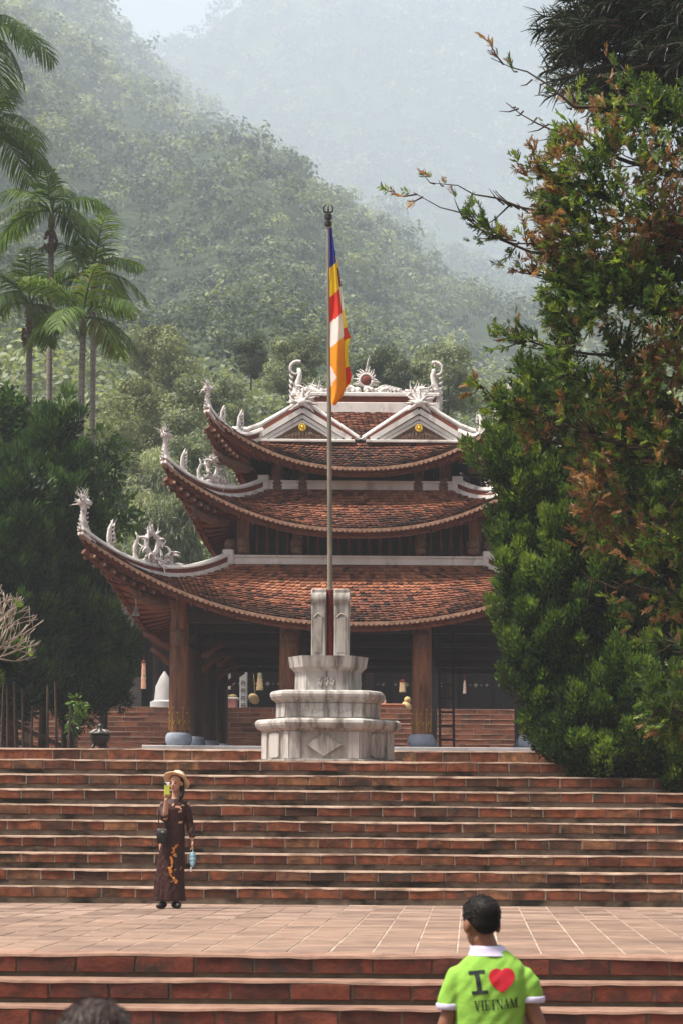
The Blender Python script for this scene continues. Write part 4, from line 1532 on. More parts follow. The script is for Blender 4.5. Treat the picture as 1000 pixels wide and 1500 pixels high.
M['pinkbanner'] = mat('banner_pink', (0.72, 0.30, 0.24), (0.75, 0.55, 0.35), sc_=9, c3=(0.25, 0.35, 0.2), s3=6, lo3=.55, hi3=.6, rough=0.8)
M['palebanner'] = mat('banner_pale', (0.62, 0.50, 0.42), (0.50, 0.36, 0.28), sc_=9, rough=0.8)
M['yellowbanner'] = mat('banner_yellow', (0.70, 0.60, 0.34), (0.66, 0.38, 0.25), sc_=11, c3=(0.25, 0.4, 0.2), s3=7, lo3=.56, hi3=.62, rough=0.8)


def banner(label, px, pt, pb, w0, w1, m, dy, cap=None):
    a, c = at_hall(px, pt, dy), at_hall(px, pb, dy)
    n = 10
    b = MB()
    rings = []
    for k in range(n + 1):
        t = k / n
        w_ = w0 + (w1 - w0) * t + 0.012 * math.sin(k * 2.4)
        z = a.z + (c.z - a.z) * t
        rings.append([Vector((a.x + w_ * math.cos(q) * .5, a.y + w_ * 0.35 * math.sin(q), z)) for q in np.linspace(0, 2 * PI, 9)[:-1]])
    b.loft(rings)
    o = b.build('banner', m, smooth=True, auto=40)
    q = MB()
    q.tube([(a.x, a.y, a.z), (a.x, a.y, a.z + 0.5)], 0.012, 5)
    q.ball((a.x, a.y, a.z), (w0 * .6, w0 * .5, 0.06), 6)
    q.build('cord', cap or M['polered'], o)
    return tag(o, label, 'banner', 'banners hung before the temple hall')


banner('pink and green ribbon banner left of the pagoda column', 211, 970, 1009, 0.10, 0.15, M['pinkbanner'], -4.0)
banner('slim pale ribbon banner left of the inscribed stone pillar', 337, 982, 1010, 0.05, 0.09, M['palebanner'], -1.2)
banner('yellow patterned tapering banner right of the inscribed stone pillar', 381, 988, 1011, 0.12, 0.22, M['yellowbanner'], -1.2, M['pinkbanner'])
banner('yellow banner right of the stone pedestal', 589, 998, 1014, 0.16, 0.20, M['yellowbanner'], -1.2)
banner('slim white tassel right of the ladder', 680, 996, 1016, 0.05, 0.10, M['palebanner'], -1.2)

M['cloth_pink'] = mat('offering_cloth', (0.62, 0.30, 0.28), (0.5, 0.2, 0.18), rough=0.8)
M['cloth_white'] = mat('white_cloth', (0.7, 0.66, 0.62), rough=0.8)
M['fruit'] = mat('pale_fruit', (0.55, 0.42, 0.20), (0.46, 0.32, 0.14), sc_=8, rough=0.6)
ot = at_hall(331, 1041, -3.5)
tb = thing('offering_table', 'cloth-covered table of yellow offerings behind the pagoda', 'table', (ot.x, ot.y, zR))
b = MB()
b.box((0, 0, 0.18), (0.62, 0.5, 0.36), ch=0.01)
b.build('cloth', M['cloth_pink'], tb)
b = MB()
b.box((0.02, 0, 0.38), (0.72, 0.56, 0.06), ch=0.02)
b.build('white_top', M['cloth_white'], tb)
for k, dx in enumerate((-0.2, 0.0, 0.2)):
    b = MB()
    b.ball((ot.x + dx, ot.y, zR + 0.41 + 0.05), (0.12, 0.09, 0.055), 9)
    tag(b.build('offering_loaf', M['fruit'], smooth=True), ('leftmost', 'middle', 'rightmost')[k] + ' of the yellow offerings on the cloth table behind the pagoda', 'offering', 'offerings on the table')
b = MB()
vp = at_hall(323, 1008, -2.2)
b.lathe([(0.05, -.14), (0.09, -0.12), (0.08, -.02), (0.06, 0.0), (0.11, 0.08), (0.12, 0.16), (0.10, 0.17)], vp, 12)
b.tube([vp + Vector((0, 0, 0.16)), vp + Vector((0, 0, 0.8))], 0.01, 5)
tag(b.build('paper_lantern', M['fruit'], smooth=True, auto=40), 'pale yellow waisted lantern hanging above the offerings', 'lantern')
b = MB()
hp_ = at_hall(374, 1022, -1.4)
b.lathe([(0.18, -0.08), (0.17, -0.07), (0.06, 0.05), (0.015, 0.10)], (0, 0, 0), 16)
b.xf(Matrix.Translation(hp_) @ Matrix.Rotation(R(55), 4, 'Y') @ Matrix.Rotation(R(50), 4, 'X'))
b.tube([hp_ + Vector((0, 0, .1)), hp_ + Vector((-0.05, 0, 0.7))], 0.01, 5)
tag(b.build('conical_hat', M['fruit'], smooth=True, auto=40), 'woven conical hat hanging beside the inscribed stone pillar', 'hat')
tr_ = at_hall(572, 1039, -3.4)
b = MB()
b.box((tr_.x, tr_.y, zR + 0.10), (0.75, 0.5, 0.20), ch=0.01)
b.box((tr_.x, tr_.y, zR + 0.24), (0.80, 0.55, 0.05), ch=0.01)
bx_ = b.build('offering_box', mat('offering_box_red', (0.42, 0.14, 0.08), (0.55, 0.24, 0.14), sc_=10, rough=0.6))
tag(bx_, 'low reddish offering box right of the stone pedestal', 'box')
b = MB()
b.lathe([(0.05, 0), (0.06, 0.1), (0.03, 0.16), (0.03, 0.22)], tr_ + Vector((-0.2, 0, zR + 0.265 - tr_.z)), 8)
tag(b.build('bottle', M['cloth_white'], smooth=True), 'small white bottle standing on the low offering box', 'bottle')
b = MB()
gp = at_hall(594, 1038, -3.2)
b.ball((gp.x, gp.y, zR + 0.18), (0.16, 0.14, 0.19), 9)
b.ball((gp.x + 0.04, gp.y, zR + 0.40), (0.10, 0.09, 0.10), 8)
tag(b.build('plush_bundle', M['fruit'], smooth=True), 'pale yellow bundle on the step left of the right column', 'bundle')

# ------------------------------------------------------------------ trees
def lobe_clumps(lobes, Y, spacing, rng, back=0.55, thick=1.0):
    """clump centres and outward directions over a set of ellipsoid lobes given as (px, py, rx px, ry px[, dY])"""
    C, O, A = [], [], []
    for L_ in lobes:
        px, py, rx, ry = L_[:4]
        y = Y + (L_[4] if len(L_) > 4 else 0.0)
        c = np.array(P(px, py, y))
        rx, rz = rx * y / F, ry * y / F
        rad = np.array([rx, min(rx, rz) * thick, rz])
        area = 4 * PI * ((rad[0] * rad[1]) ** 1.6 / 3 + (rad[0] * rad[2]) ** 1.6 / 3 + (rad[1] * rad[2]) ** 1.6 / 3) ** (1 / 1.6)
        n = max(10, int(area / spacing ** 2))
        d = fib(n, rng, 0.12)
        q = rng.uniform(0.80, 1.06, (n, 1))
        C.append(c + d * rad * q)
        O.append(unit(d / rad))
        A.append(np.full(n, q.mean()))
    return np.concatenate(C), np.concatenate(O)


def sub_lobes(lobes, Y, sp1, rx, rz, sp2, rng, lift=0.3):
    """each big lobe carries many small flame-shaped clumps; returns tuft centres, outward directions and a tint per tuft"""
    C1, O1 = lobe_clumps(lobes, Y, sp1, rng)
    kp_ = (O1[:, 1] < 0.25) | (rng.random(len(O1)) < 0.2)
    C1, O1 = C1[kp_], O1[kp_]
    C1 = C1 + rng.normal(size=C1.shape) * sp1 * 0.22
    C, O, T = [], [], []
    for c, o in zip(C1, O1):
        k = rng.uniform(0.65, 1.3)
        n = max(6, int(4 * PI * (rx * k) * (rz * k) / sp2 ** 2 * 0.8))
        d = fib(n, rng, 0.2)
        ax = unit(o * 0.55 + np.array([0, 0, 1.0]) * lift + np.array([0, 0, 0.35]))
        al = d @ ax
        p = d * rx * k + np.outer(al, ax) * (rz - rx) * k
        C.append(c + p + o * rx * 0.4)
        O.append(unit(d + o * 0.3))
        T.append(rng.normal() * 0.14 + 0.30 * al)
    return np.concatenate(C), np.concatenate(O), np.concatenate(T)


def tufts(C, O, n, size, ln, wd_, rng, up=0.5, spread=0.8, tint0=0.5, tints=0.15, tscale=1.5, extra=None, flat=False):
    """every clump: n scale-like blades pointing outward and up"""
    m = len(C)
    c = np.repeat(C, n, 0)
    o = np.repeat(O, n, 0)
    r = rng.normal(size=(m * n, 3))
    pos = c + r * size * 0.42
    d = unit(o * 0.8 + unit(r) * spread + np.array([0, 0, up]))
    if flat:
        v = shingles(pos, o, ln * rng.uniform(0.6, 1.3, m * n), wd_ * rng.uniform(0.7, 1.3, m * n), rng, 0.5)
    else:
     v = blades(pos, d, ln * rng.uniform(0.6, 1.3, m * n), wd_ * rng.uniform(0.7, 1.3, m * n), rng, 0.25)
    base = tint0 + 0.22 * vnoise(C, tscale) + rng.normal(size=m) * tints
    if extra is not None:
        base = base + extra
    t = np.repeat(base, n) + rng.normal(size=m * n) * 0.10
    return v, np.clip(t, 0, 1)


def conifer(name, label, lobes, Y, spacing, n, size, ln, wd_, m, trunks, seed, up=0.5, spread=0.8, tint0=0.5, cat='tree', ground=0.0, group=None, dx=0):
    rng = np.random.default_rng(seed)
    b0 = P(lobes[0][0], 1100, Y)
    t = thing(name, label, cat, (0, 0, 0), group=group)
    sh = spacing * 0.55 * F / Y
    lobes = [(a[0] + (dx if a[0] < 850 else 0), a[1], max(a[2] - sh, 8), max(a[3] - sh * 1.1, 10), *a[4:]) for a in lobes]
    C, O, E = sub_lobes(lobes, Y, spacing, spacing * 0.34, spacing * 1.15, size * 0.9, rng)
    v1, t1 = tufts(C, O, n, size, ln, wd_, rng, up, spread, tint0, 0.08, extra=E)
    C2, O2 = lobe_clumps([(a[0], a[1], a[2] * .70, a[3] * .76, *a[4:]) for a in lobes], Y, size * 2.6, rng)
    v2, t2 = tufts(C2, O2, 16, size * 1.6, ln * 1.5, wd_ * 1.9, rng, up, 1.0, tint0 * .25)  # inner layer's tint lowered, painting shade into the gaps between clumps
    link('crown', blade_mesh('crown', np.concatenate([v1, v2]), m, np.concatenate([t1, t2])), t)
    for k, tr in enumerate(trunks):
        b = MB()
        pts = [Vector(P(px, py, Y + dy)) for px, py, dy in tr[0]]
        pts[0].z = ground - 0.05
        b.tube(pts, [tr[1] * (1 - 0.75 * i / (len(pts) - 1)) for i in range(len(pts))], 8)
        b.build('trunk', M['bark'], t, smooth=True)
    # inner limbs
    b = MB()
    for L_ in lobes:
        y = Y + (L_[4] if len(L_) > 4 else 0)
        tp = trunks[0][0]
        a = P(tp[min(1, len(tp) - 1)][0], min(tp[0][1] - 30, L_[1] + L_[3]), Y)
        c = P(L_[0], L_[1] - L_[3] * .6, y)
        mid = (a + c) / 2 + Vector((0, 0, -0.1))
        b.tube([a, mid, c], [0.05, 0.035, 0.01], 5)
    b.build('limbs', M['bark'], t)
    return t


# juniper at the head of the stairs, right
conifer('juniper_tree', 'bright green juniper hanging over the right end of the stairs', [
    (742, 715, 46, 105), (735, 640, 36, 60), (738, 890, 34, 105, -0.3), (775, 960, 55, 130, -0.4), (792, 800, 70, 150), (855, 900, 85, 190, -0.2),
    (835, 1060, 68, 72, -0.7), (925, 1055, 85, 100, -0.6), (795, 1050, 42, 62, -0.5), (900, 720, 90, 150), (965, 880, 75, 190), (985, 1110, 60, 70, -0.9), (775, 600, 50, 50),
    (735, 790, 26, 60, -.2), (715, 665, 22, 50, -.2), (880, 1110, 50, 40, -0.9)],
    30.4, 0.27, 5, 0.060, 0.072, 0.032, M['juniper'], [([(870, 1112, 0.3), (865, 1000, 0.3), (860, 800, 0.2), (850, 620, 0.2)], 0.14)], 31, up=0.9, spread=0.5, ground=zL, tint0=0.38, dx=22)

# cypresses left of the pagoda
conifer('cypress_tree', 'dark tapering cypress beside the left corner of the pagoda', [
    (90, 665, 30, 62), (66, 725, 62, 76), (112, 755, 44, 80), (58, 805, 80, 95), (120, 850, 52, 95, .3), (85, 920, 85, 105), (145, 955, 46, 75, .2), (105, 1000, 80, 60), (172, 985, 30, 55, .3), (92, 625, 18, 42)],
    50.5, 0.42, 5, 0.105, 0.17, 0.042, M['cypress'], [([(100, 1102, 0), (100, 950, 0), (95, 640, 0)], 0.17), ([(62, 1102, 0.4), (66, 950, 0.3), (80, 750, 0)], 0.12)], 32, up=0.8, spread=0.5, ground=zC, tint0=0.55)
conifer('cypress_tree', 'dark broad cypress cut off by the left picture edge', [
    (20, 720, 46, 60), (0, 800, 70, 100), (15, 880, 70, 100), (-20, 960, 80, 100), (30, 985, 55, 70), (-50, 740, 55, 100), (-70, 850, 70, 150)],
    48.6, 0.44, 5, 0.11, 0.17, 0.042, M['cypress'], [([(18, 1102, 0), (14, 950, 0), (5, 720, 0)], 0.18)], 33, up=0.8, spread=0.5, ground=zC, tint0=0.48)
conifer('juniper_bush', 'small green juniper tuft under the bare frangipani at the left edge', [
    (8, 955, 20, 30), (-15, 960, 26, 44), (-25, 1000, 26, 40)], 37.5, 0.26, 12, 0.08, 0.08, 0.024, M['juniper'], [([(-20, 1102, 0), (-15, 1000, 0), (-8, 930, 0)], 0.05)], 34, ground=zC, cat='bush', tint0=0.4)


def broadleaf(name, label, lobes, Y, spacing, n, ln, wd_, m, trunk, seed, ground, tint0=0.5, droop=-0.1, cat='tree', group=None, rtr=0.12):
    rng = np.random.default_rng(seed)
    t = thing(name, label, cat, group=group)
    C, O = lobe_clumps(lobes, Y, spacing, rng)
    v, ti = tufts(C, O, n, spacing * 0.9, ln, wd_, rng, droop, 0.9, tint0, 0.14)
    link('crown', blade_mesh('crown', v, m, ti), t)
    b = MB()
    pts = [Vector(P(a, c, Y)) for a, c in trunk]
    pts[0].z = ground
    b.tube(pts, [rtr * (1 - 0.7 * i / (len(pts) - 1)) for i in range(len(pts))], 8)
    top = pts[-1]
    for L_ in lobes:
        c = P(L_[0], L_[1], Y + (L_[4] if len(L_) > 4 else 0))
        b.tube([top * .6 + pts[-2] * .4, (top + c) / 2, c], [rtr * .4, rtr * .25, rtr * .06], 5)
    b.build('trunk', M['bark'], t, smooth=True)
    return t


broadleaf('broadleaf_tree', 'leafy green tree between the dark cypress and the hazy wood', [(172, 665, 17, 13), (160, 695, 18, 20), (178, 742, 16, 16), (166, 770, 16, 16), (150, 650, 16, 18), (192, 765, 8, 9), (158, 815, 14, 24), (140, 690, 14, 30)], 56, 0.24, 9, 0.20, 0.085, M['broad'], [(150, 1090), (158, 850), (165, 740)], 41, zC, 0.5)
broadleaf('broadleaf_tree', 'dark leafy tree at the left edge under the palms', [(8, 612, 30, 32), (28, 655, 36, 36), (48, 612, 13, 14), (-20, 650, 50, 60), (60, 670, 22, 30), (0, 580, 10, 12)], 53, 0.24, 16, 0.19, 0.085, M['broad'], [(10, 1090), (8, 850), (10, 660)], 42, zC, 0.28)
broadleaf('leafy_sapling', 'bright green sapling at the foot of the cypress trunks', [(106, 1058, 4, 14), (112, 1030, 4, 8), (120, 1042, 2, 4)], 44.5, 0.14, 5, 0.13, 0.045, M['broad'], [(108, 1102), (110, 1060), (110, 1030)], 43, zC, 0.75, -0.5, 'sapling', rtr=0.02)

# bare frangipani
fg = thing('frangipani_tree', 'bare pale-branched frangipani at the left picture edge', 'tree')
rf = random.Random(5)
b = MB()
leaf_spots = []


def branch(p, d, ln, r, depth):
    q = p + d * ln
    mid = (p + q) / 2 + Vector((0, 0, -0.02 * ln))
    b.tube([p, mid, q], [r, r * .85, r * .72], 6)
    if depth == 0:
        b.ball(q, r * 0.9, 6)
        leaf_spots.append((q, d))
        return
    for k in range(rf.choice((2, 2, 3))):
        nd = (d + Vector((rf.uniform(-.75, .75), rf.uniform(-.6, .6), rf.uniform(-.35, .75)))).normalized()
        branch(q, nd, ln * rf.uniform(0.72, 0.95), r * 0.72, depth - 1)


b0 = P(-62, 972, 36.0)
b.tube([(b0.x, 36, zC), (b0.x - .05, 36, zC + 0.8), b0], [0.09, 0.08, 0.07], 8)
for d in ((0.7, -.1, .75), (0.95, 0.1, 0.42), (0.9, -0.15, 0.15), (0.5, 0.1, 0.95), (1, 0, 0.3), (0.2, 0.2, 1)):
    branch(b0, Vector(d).normalized(), 0.40, 0.026, 4)
b.build('branches', M['palebark'], fg, smooth=True)
for k, (q, d) in enumerate(leaf_spots):
    if q.x > P(20, 900, 36).x and rf.random() < 0.06:
        lb = MB()
        for j in range(3):
            dd = (d + Vector((rf.uniform(-.7, .7), rf.uniform(-.5, .5), rf.uniform(-.6, .8)))).normalized()
            sd_ = dd.cross(Vector((0, 1, 0.3))).normalized() * 0.028
            ll = rf.uniform(0.09, 0.16)
            lb.add([q, q + dd * ll * .4 + sd_, q + dd * ll * .75 + sd_ * .8, q + dd * ll, q + dd * ll * .75 - sd_ * .8, q + dd * ll * .4 - sd_], [(0, 1, 2, 3, 4, 5)])
        lb.build('leaf', M['newleaf'], fg)


# ---- palms
def frond_mesh(az, el, ln, droop, rng, seedtint):
    d = Vector((math.cos(az) * math.cos(el), math.sin(az) * math.cos(el), math.sin(el)))
    p = Vector((0, 0, 0))
    N_ = 22
    pts = [p.copy()]
    dirs = [d.copy()]
    for k in range(N_):
        p = p + d * ln / N_
        d = (d + Vector((0, 0, -droop / N_))).normalized()
        pts.append(p.copy())
        dirs.append(d.copy())
    mb = MB()
    mb.tube(pts[::3] + [pts[-1]], [0.03 * (1 - 0.8 * k / (len(pts[::3]))) for k in range(len(pts[::3]) + 1)], 5, tint=0.6)
    hz = Vector((math.cos(az), math.sin(az), 0))
    sd0 = Vector((-hz.y, hz.x, 0))
    m = 44
    for k in range(m):
        t = 0.16 + 0.84 * k / (m - 1)
        f = t * N_
        i = min(int(f), N_ - 1)
        q = pts[i].lerp(pts[i + 1], f - i)
        dr = dirs[i]
        L_ = ln * 0.40 * (math.sin(PI * min(1, (t * 0.86 + 0.1))) ** 0.6)
        for s_ in (-1, 1):
            if rng.random() < 0.04:
                continue
            ld = (sd0 * s_ * rng.uniform(0.65, 0.95) + dr * rng.uniform(0.55, 0.85) + Vector((0, 0, rng.uniform(-0.05, 0.30)))).normalized()
            w_ = 0.021 * rng.uniform(0.8, 1.25)
            x = q.copy()
            prev = None
            ww = dr.cross(ld).cross(ld).normalized()
            ti = max(0.0, min(1.0, seedtint + rng.normal() * 0.10))
            vs = []
            for j, wf in enumerate((0.5, 1.0, 0.8, 0.06)):
                vs += [x + ww * w_ * wf, x - ww * w_ * wf]
                ld = (ld + Vector((0, 0, -0.20 - 0.25 * rng.random()))).normalized()
                x = x + ld * L_ / 3 * rng.uniform(0.85, 1.1)
            mb.add(vs, [(0, 1, 3, 2), (2, 3, 5, 4), (4, 5, 7, 6)], 0, ti)
    return mb


def palm(label, px, py, Y, ln, nf, tint, seed, tpx, fruit=False, elr=(0.1, 1.35), thick=0.085):
    rng = np.random.default_rng(seed)
    c = P(px, py, Y)
    base = P(tpx, 1000, Y)
    t = thing('areca_palm', label, 'palm tree', c, group='areca palms left of the pagoda')
    b = MB()
    g = Vector((base.x, Y, 2.2)) - c
    top = Vector((0, 0, -0.45))
    b.tube([g, g * 0.6 + Vector((0.05, 0, 0)), g * 0.25 + top * .7, top], [thick * 1.25, thick * 1.05, thick * 0.95, thick * .9], 10)
    b.build('trunk', M['palmbark'], t, smooth=True)
    b = MB()
    b.tube([top, top * 0.5, Vector((0, 0, 0.12))], [thick * 1.1, thick * 1.15, thick * .5], 10)
    b.build('crownshaft', mat('crownshaft_%d' % seed, (0.10, 0.14, 0.04), (0.16, 0.15, 0.07), sc_=3, rough=0.5), t, smooth=True)
    for k in range(nf):
        az = 2 * PI * (k + rng.uniform(-.3, .3)) / nf
        el = elr[0] + (elr[1] - elr[0]) * ((k * 0.618) % 1.0)
        frond_mesh(az, el, ln * rng.uniform(0.85, 1.1), rng.uniform(1.4, 2.3), rng, tint + rng.normal() * 0.12).build('frond', M['palm'], t)
    if fruit:
        b = MB()
        for k in range(60):
            d = unit(rng.normal(size=3)) * np.array([0.16, 0.16, 0.30])
            b.ball(Vector((0.0, -0.1, -0.85)) + Vector(d), 0.05, 5, m=4)
        b.build('fruit_cluster', mat('areca_fruit', (0.16, 0.09, 0.05), (0.09, 0.05, 0.03), sc_=20, rough=0.7), t)
    return t


palm('tall areca palm with drooping crown, second from the top left', 76, 310, 60, 2.0, 11, 0.45, 51, 65, True)
palm('areca palm with a fruit cluster below its crown at the left edge', 44, 446, 57, 2.0, 10, 0.50, 52, 38, True)
palm('bright green areca palm with the lowest fronds of the group', 122, 466, 55, 1.9, 10, 0.68, 53, 108, False, (0.1, 1.3))
palm('areca palm behind, its fronds reaching furthest right', 138, 400, 61, 2.0, 10, 0.58, 54, 130)
palm('areca palm at the left edge whose fronds hang below the topmost crown', -18, 190, 56, 2.4, 10, 0.42, 55, -20, False, (0.0, 1.0))
palm('topmost areca palm, only its drooping fronds in the picture corner', -34, 42, 55, 2.4, 10, 0.42, 56, -45, False, (-0.1, 1.0))

# ---- the wood behind the pagoda: trees one can tell apart, and the mass between them
WK = {}


def wood_tree(label, px, py, Y, r_px, kind, rz, squash=1.0):
    """px, py: centre of the crown"""
    if kind not in WK:
        rng = np.random.default_rng(60 + len(WK))
        V, T = [], []
        nl = 34
        for k in range(nl):
            d = unit(rng.normal(size=3)) * np.array([0.75, 0.75, 0.80]) * rng.uniform(0.45, 1.0)
            n = 470
            e = unit(rng.normal(size=(n, 3)))
            rr = rng.uniform(0.14, 0.33) * rng.uniform(0.6, 1.08, (n, 1))
            pos = d + e * rr * np.array([1, 1, 0.8])
            if kind == 'bamboo':
                dr = unit(e * 0.5 + np.array([0, 0, -0.9]) + rng.normal(size=(n, 3)) * 0.4)
                v = blades(pos, dr, 0.13 * rng.uniform(.6, 1.3, n), 0.026, rng)
            else:
                v = shingles(pos, e + np.array([0, 0, .2]), 0.060 * rng.uniform(.6, 1.4, n), 0.036 * rng.uniform(.6, 1.3, n), rng, 0.55)
            V.append(v)
            T.append(np.clip(0.5 + rng.normal() * 0.14 + rng.normal(size=n) * 0.12, 0, 1))
        m = {'dark': M['wood_dark'], 'yellow': M['wood_yel']}.get(kind, M['wood_tree'])
        b = MB()
        b.tube([(0, 0, -1.3), (0.03, 0, -0.8), (0, 0.02, 0)], [0.03, 0.026, 0.015], 7)
        WK[kind] = (blade_mesh('crown', np.concatenate(V), m, np.concatenate(T)), b.mesh('trunk', M['bark'], True))
    c = P(px, py, Y)
    t = thing('woodland_tree', label, 'tree', c, rz, 'trees of the wood behind the pagoda')
    r = r_px * Y / F
    t.scale = (r, r, r * squash)
    link('crown', WK[kind][0], t)
    link('trunk', WK[kind][1], t)
    return t


wood_tree('yellowish rounded treetop right of the lowest palm fronds', 250, 545, 112, 85, 'yellow', 0.3)
wood_tree('small dark round treetop above the left end of the top roof', 368, 520, 108, 40, 'dark', 1.1)
wood_tree('pale feathery treetop just left of the flag', 425, 540, 104, 62, 'plain', 2.0)
wood_tree('dark green treetop right of the flag behind the ridge ornaments', 560, 560, 100, 68, 'dark', 0.7)
wood_tree('grey green tree behind the tip of the top roof', 300, 620, 92, 90, 'plain', 2.9)
wood_tree('grey green tree right of the palm trunks', 190, 620, 95, 80, 'yellow', 4.0, 1.1)
wood_tree('pale tree behind the right ridge dragon', 655, 560, 102, 70, 'plain', 5.0)
wood_tree('hanging bamboo-leaved tree between the middle and lowest roof tips', 250, 770, 74, 75, 'bamboo', 0.4, 1.2)
wood_tree('bamboo-leaved tree under the tip of the middle roof', 215, 705, 80, 72, 'bamboo', 2.4, 1.1)
wood_tree('tree filling the gap between the top and middle roof tips', 275, 690, 84, 64, 'plain', 3.3)


def foot_pt(px, t):
    return spur_pt(px, t)


forest('wood_mass', foot_pt, (-120, 1080), (-0.97, 0.02), 640, (0.015, 0.032), 260, 0.0034, 23, M['wood_tree'], 'grey green wood filling the hill foot behind the pagoda')

# ---- thuja tree on the right, its trunk outside the picture
rng = np.random.default_rng(71)
th = thing('thuja_tree', 'browning thuja with green and rusty sprays filling the right side', 'tree')
YT = 22.0
b = MB()
tx = P(1190, 800, YT).x
trunk_pts = [Vector((tx, YT, 0.0)), Vector((tx - .05, YT, 3.0)), Vector((tx - .2, YT, 6.0)), Vector((tx - .5, YT - .1, 8.6))]
b.tube(trunk_pts, [0.20, 0.16, 0.10, 0.04], 9)
b.build('trunk', M['bark'], th, smooth=True)
targets = [(605, 282, 0, .3), (632, 268, .1, .5), (718, 85, 0, .5), (700, 330, 0, 1), (735, 490, .1, 1), (700, 585, 0, 1), (790, 640, .2, 1), (830, 720, -.2, 1), (860, 850, -.3, 1), (920, 930, -.3, 1), (950, 1040, -.3, 1),
           (770, 400, .2, 1), (760, 240, 0, 1), (830, 160, .3, 1), (900, 110, .2, 1), (900, 420, -.4, 1), (880, 560, -.4, 1), (940, 300, -.4, 1), (950, 650, -.5, 1), (960, 780, -.4, 1), (830, 320, -.2, 1), (820, 540, -.3, 1), (740, 150, 0, .7), (690, 560, .2, .8)]
limb = MB()
sp_pos, sp_dir, sp_t = [], [], []
tw = random.Random(9)
for px, py, dy, dens in targets:
    e = P(px, py, YT + dy)
    z0_ = min(8.2, max(0.8, e.z - abs(tx - e.x) * tw.uniform(0.15, 0.45)))
    k = np.interp(z0_, [0, 3, 6, 8.6], [0, 1, 2, 3])
    i = min(int(k), 2)
    a = trunk_pts[i].lerp(trunk_pts[i + 1], k - i)
    mid1 = a.lerp(e, 0.35) + Vector((0, tw.uniform(-.3, .3), tw.uniform(-0.1, 0.25)))
    mid2 = a.lerp(e, 0.7) + Vector((0, tw.uniform(-.2, .2), tw.uniform(-0.15, 0.15)))
    path = [a, mid1, mid2, e]
    wav, wr_ = [], []
    for j in range(16):
        k2 = j / 15 * 3
        i2 = min(int(k2), 2)
        wv = Vector((tw.uniform(-1, 1), tw.uniform(-1, 1), tw.uniform(-1, 1))) * (0.05 if 0 < j < 15 else 0)
        wav.append(path[i2].lerp(path[i2 + 1], k2 - i2) + wv)
        wr_.append(0.042 * (1 - j / 15) ** 1.2 + 0.004)
    limb.tube(wav, wr_, 6)
    # twigs
    nt = int(34 * (a - e).length / 3.5)
    for j in range(nt):
        s_ = tw.uniform(0.25, 1.0)
        k2 = s_ * 3
        i2 = min(int(k2), 2)
        q = path[i2].lerp(path[i2 + 1], k2 - i2)
        outd = (e - a).normalized()
        d = (outd * tw.uniform(0.1, 0.9) + Vector((tw.uniform(-.6, .4), tw.uniform(-.9, .9), tw.uniform(-.7, .9)))).normalized()
        ll = tw.uniform(0.15, 0.5) * (1.15 - 0.55 * s_)
        if tw.random() > dens and s_ > 0.55:
            continue
        r = q + d * ll
        limb.tube([q, q.lerp(r, .5) + Vector((0, 0, -.02)), r], [0.010, 0.007, 0.003], 4)
        ns = 6 if s_ < 0.9 else 4
        for m_ in range(ns):
            f_ = (m_ + 1) / ns
            sp_pos.append(np.array(q.lerp(r, f_)) + rng.normal(size=3) * 0.02)
            sp_dir.append(np.array(d) + rng.normal(size=3) * 0.5 + np.array([0, 0, 0.35]))
            sp_t.append(0)
limb.build('limbs', M['bark'], th, smooth=True)
# sprays through the body of the crown
lob = [(905, 300, 120, 150), (960, 470, 150, 130), (880, 560, 95, 75), (762, 575, 36, 45), (930, 690, 100, 95), (965, 840, 75, 110), (838, 440, 42, 60), (860, 250, 60, 85), (985, 1000, 46, 100), (940, 190, 80, 70), (1040, 600, 90, 380), (1150, 470, 120, 260), (1200, 260, 120, 170), (1120, 820, 80, 150), (885, 765, 50, 60), (815, 330, 30, 50), (790, 650, 24, 24)]
for px, py, rx, ry in lob:
    n = int(rx * ry / (7.5 if px < 1000 else 40))
    c = np.array(P(px, py, YT))
    d = unit(rng.normal(size=(n, 3)))
    q = rng.uniform(0.3, 1.05, (n, 1)) ** 0.6
    pos = c + d * q * np.array([rx * YT / F, min(rx, ry) * YT / F * 0.9, ry * YT / F])
    sp_pos += list(pos)
    sp_dir += list(d * 0.7 + rng.normal(size=(n, 3)) * 0.5 + np.array([-0.1, -0.1, 0.35]))
sp_pos, sp_dir = np.array(sp_pos), unit(np.array(sp_dir))
keep = vnoise(sp_pos, 2.6, 9.0) + 0.6 * vnoise(sp_pos, 6.0, 2.0) > -0.08
sp_pos, sp_dir = sp_pos[keep], sp_dir[keep]
ns = len(sp_pos)
side = unit(np.cross(sp_dir, unit(rng.normal(size=(ns, 3)))))
V, T = [], []
nz = vnoise(sp_pos, 1.6, 4.0) + 0.5 * vnoise(sp_pos, 5.0, 1.0)
kind_ = rng.random(ns) + nz * 0.75
base = np.where(kind_ > 0.80, rng.uniform(0.62, 1.0, ns), np.where(kind_ > 0.5, rng.uniform(0.40, 0.57, ns), rng.uniform(0.05, 0.42, ns)))
sl = rng.uniform(0.05, 0.16, ns)
for j in range(13):
    if j == 0:
        pos, d, l_ = sp_pos, sp_dir, sl * 1.1
    else:
        f_ = ((j + 1) // 2) / 7
        s_ = 1 if j % 2 else -1
        pos = sp_pos + sp_dir * (sl * f_)[:, None]
        d = unit(sp_dir * 0.85 + side * s_ * 0.8 + rng.normal(size=(ns, 3)) * 0.22)
        l_ = sl * (0.62 - 0.35 * abs(f_ - 0.4)) * rng.uniform(0.7, 1.2, ns)
    V.append(blades(pos, d, l_, l_ * 0.20 + 0.004, rng, 0.2))
    T.append(np.clip(base + rng.normal(size=ns) * 0.03, 0, 1))
link('crown', blade_mesh('crown', np.concatenate(V), M['thuja'], np.concatenate(T)), th)

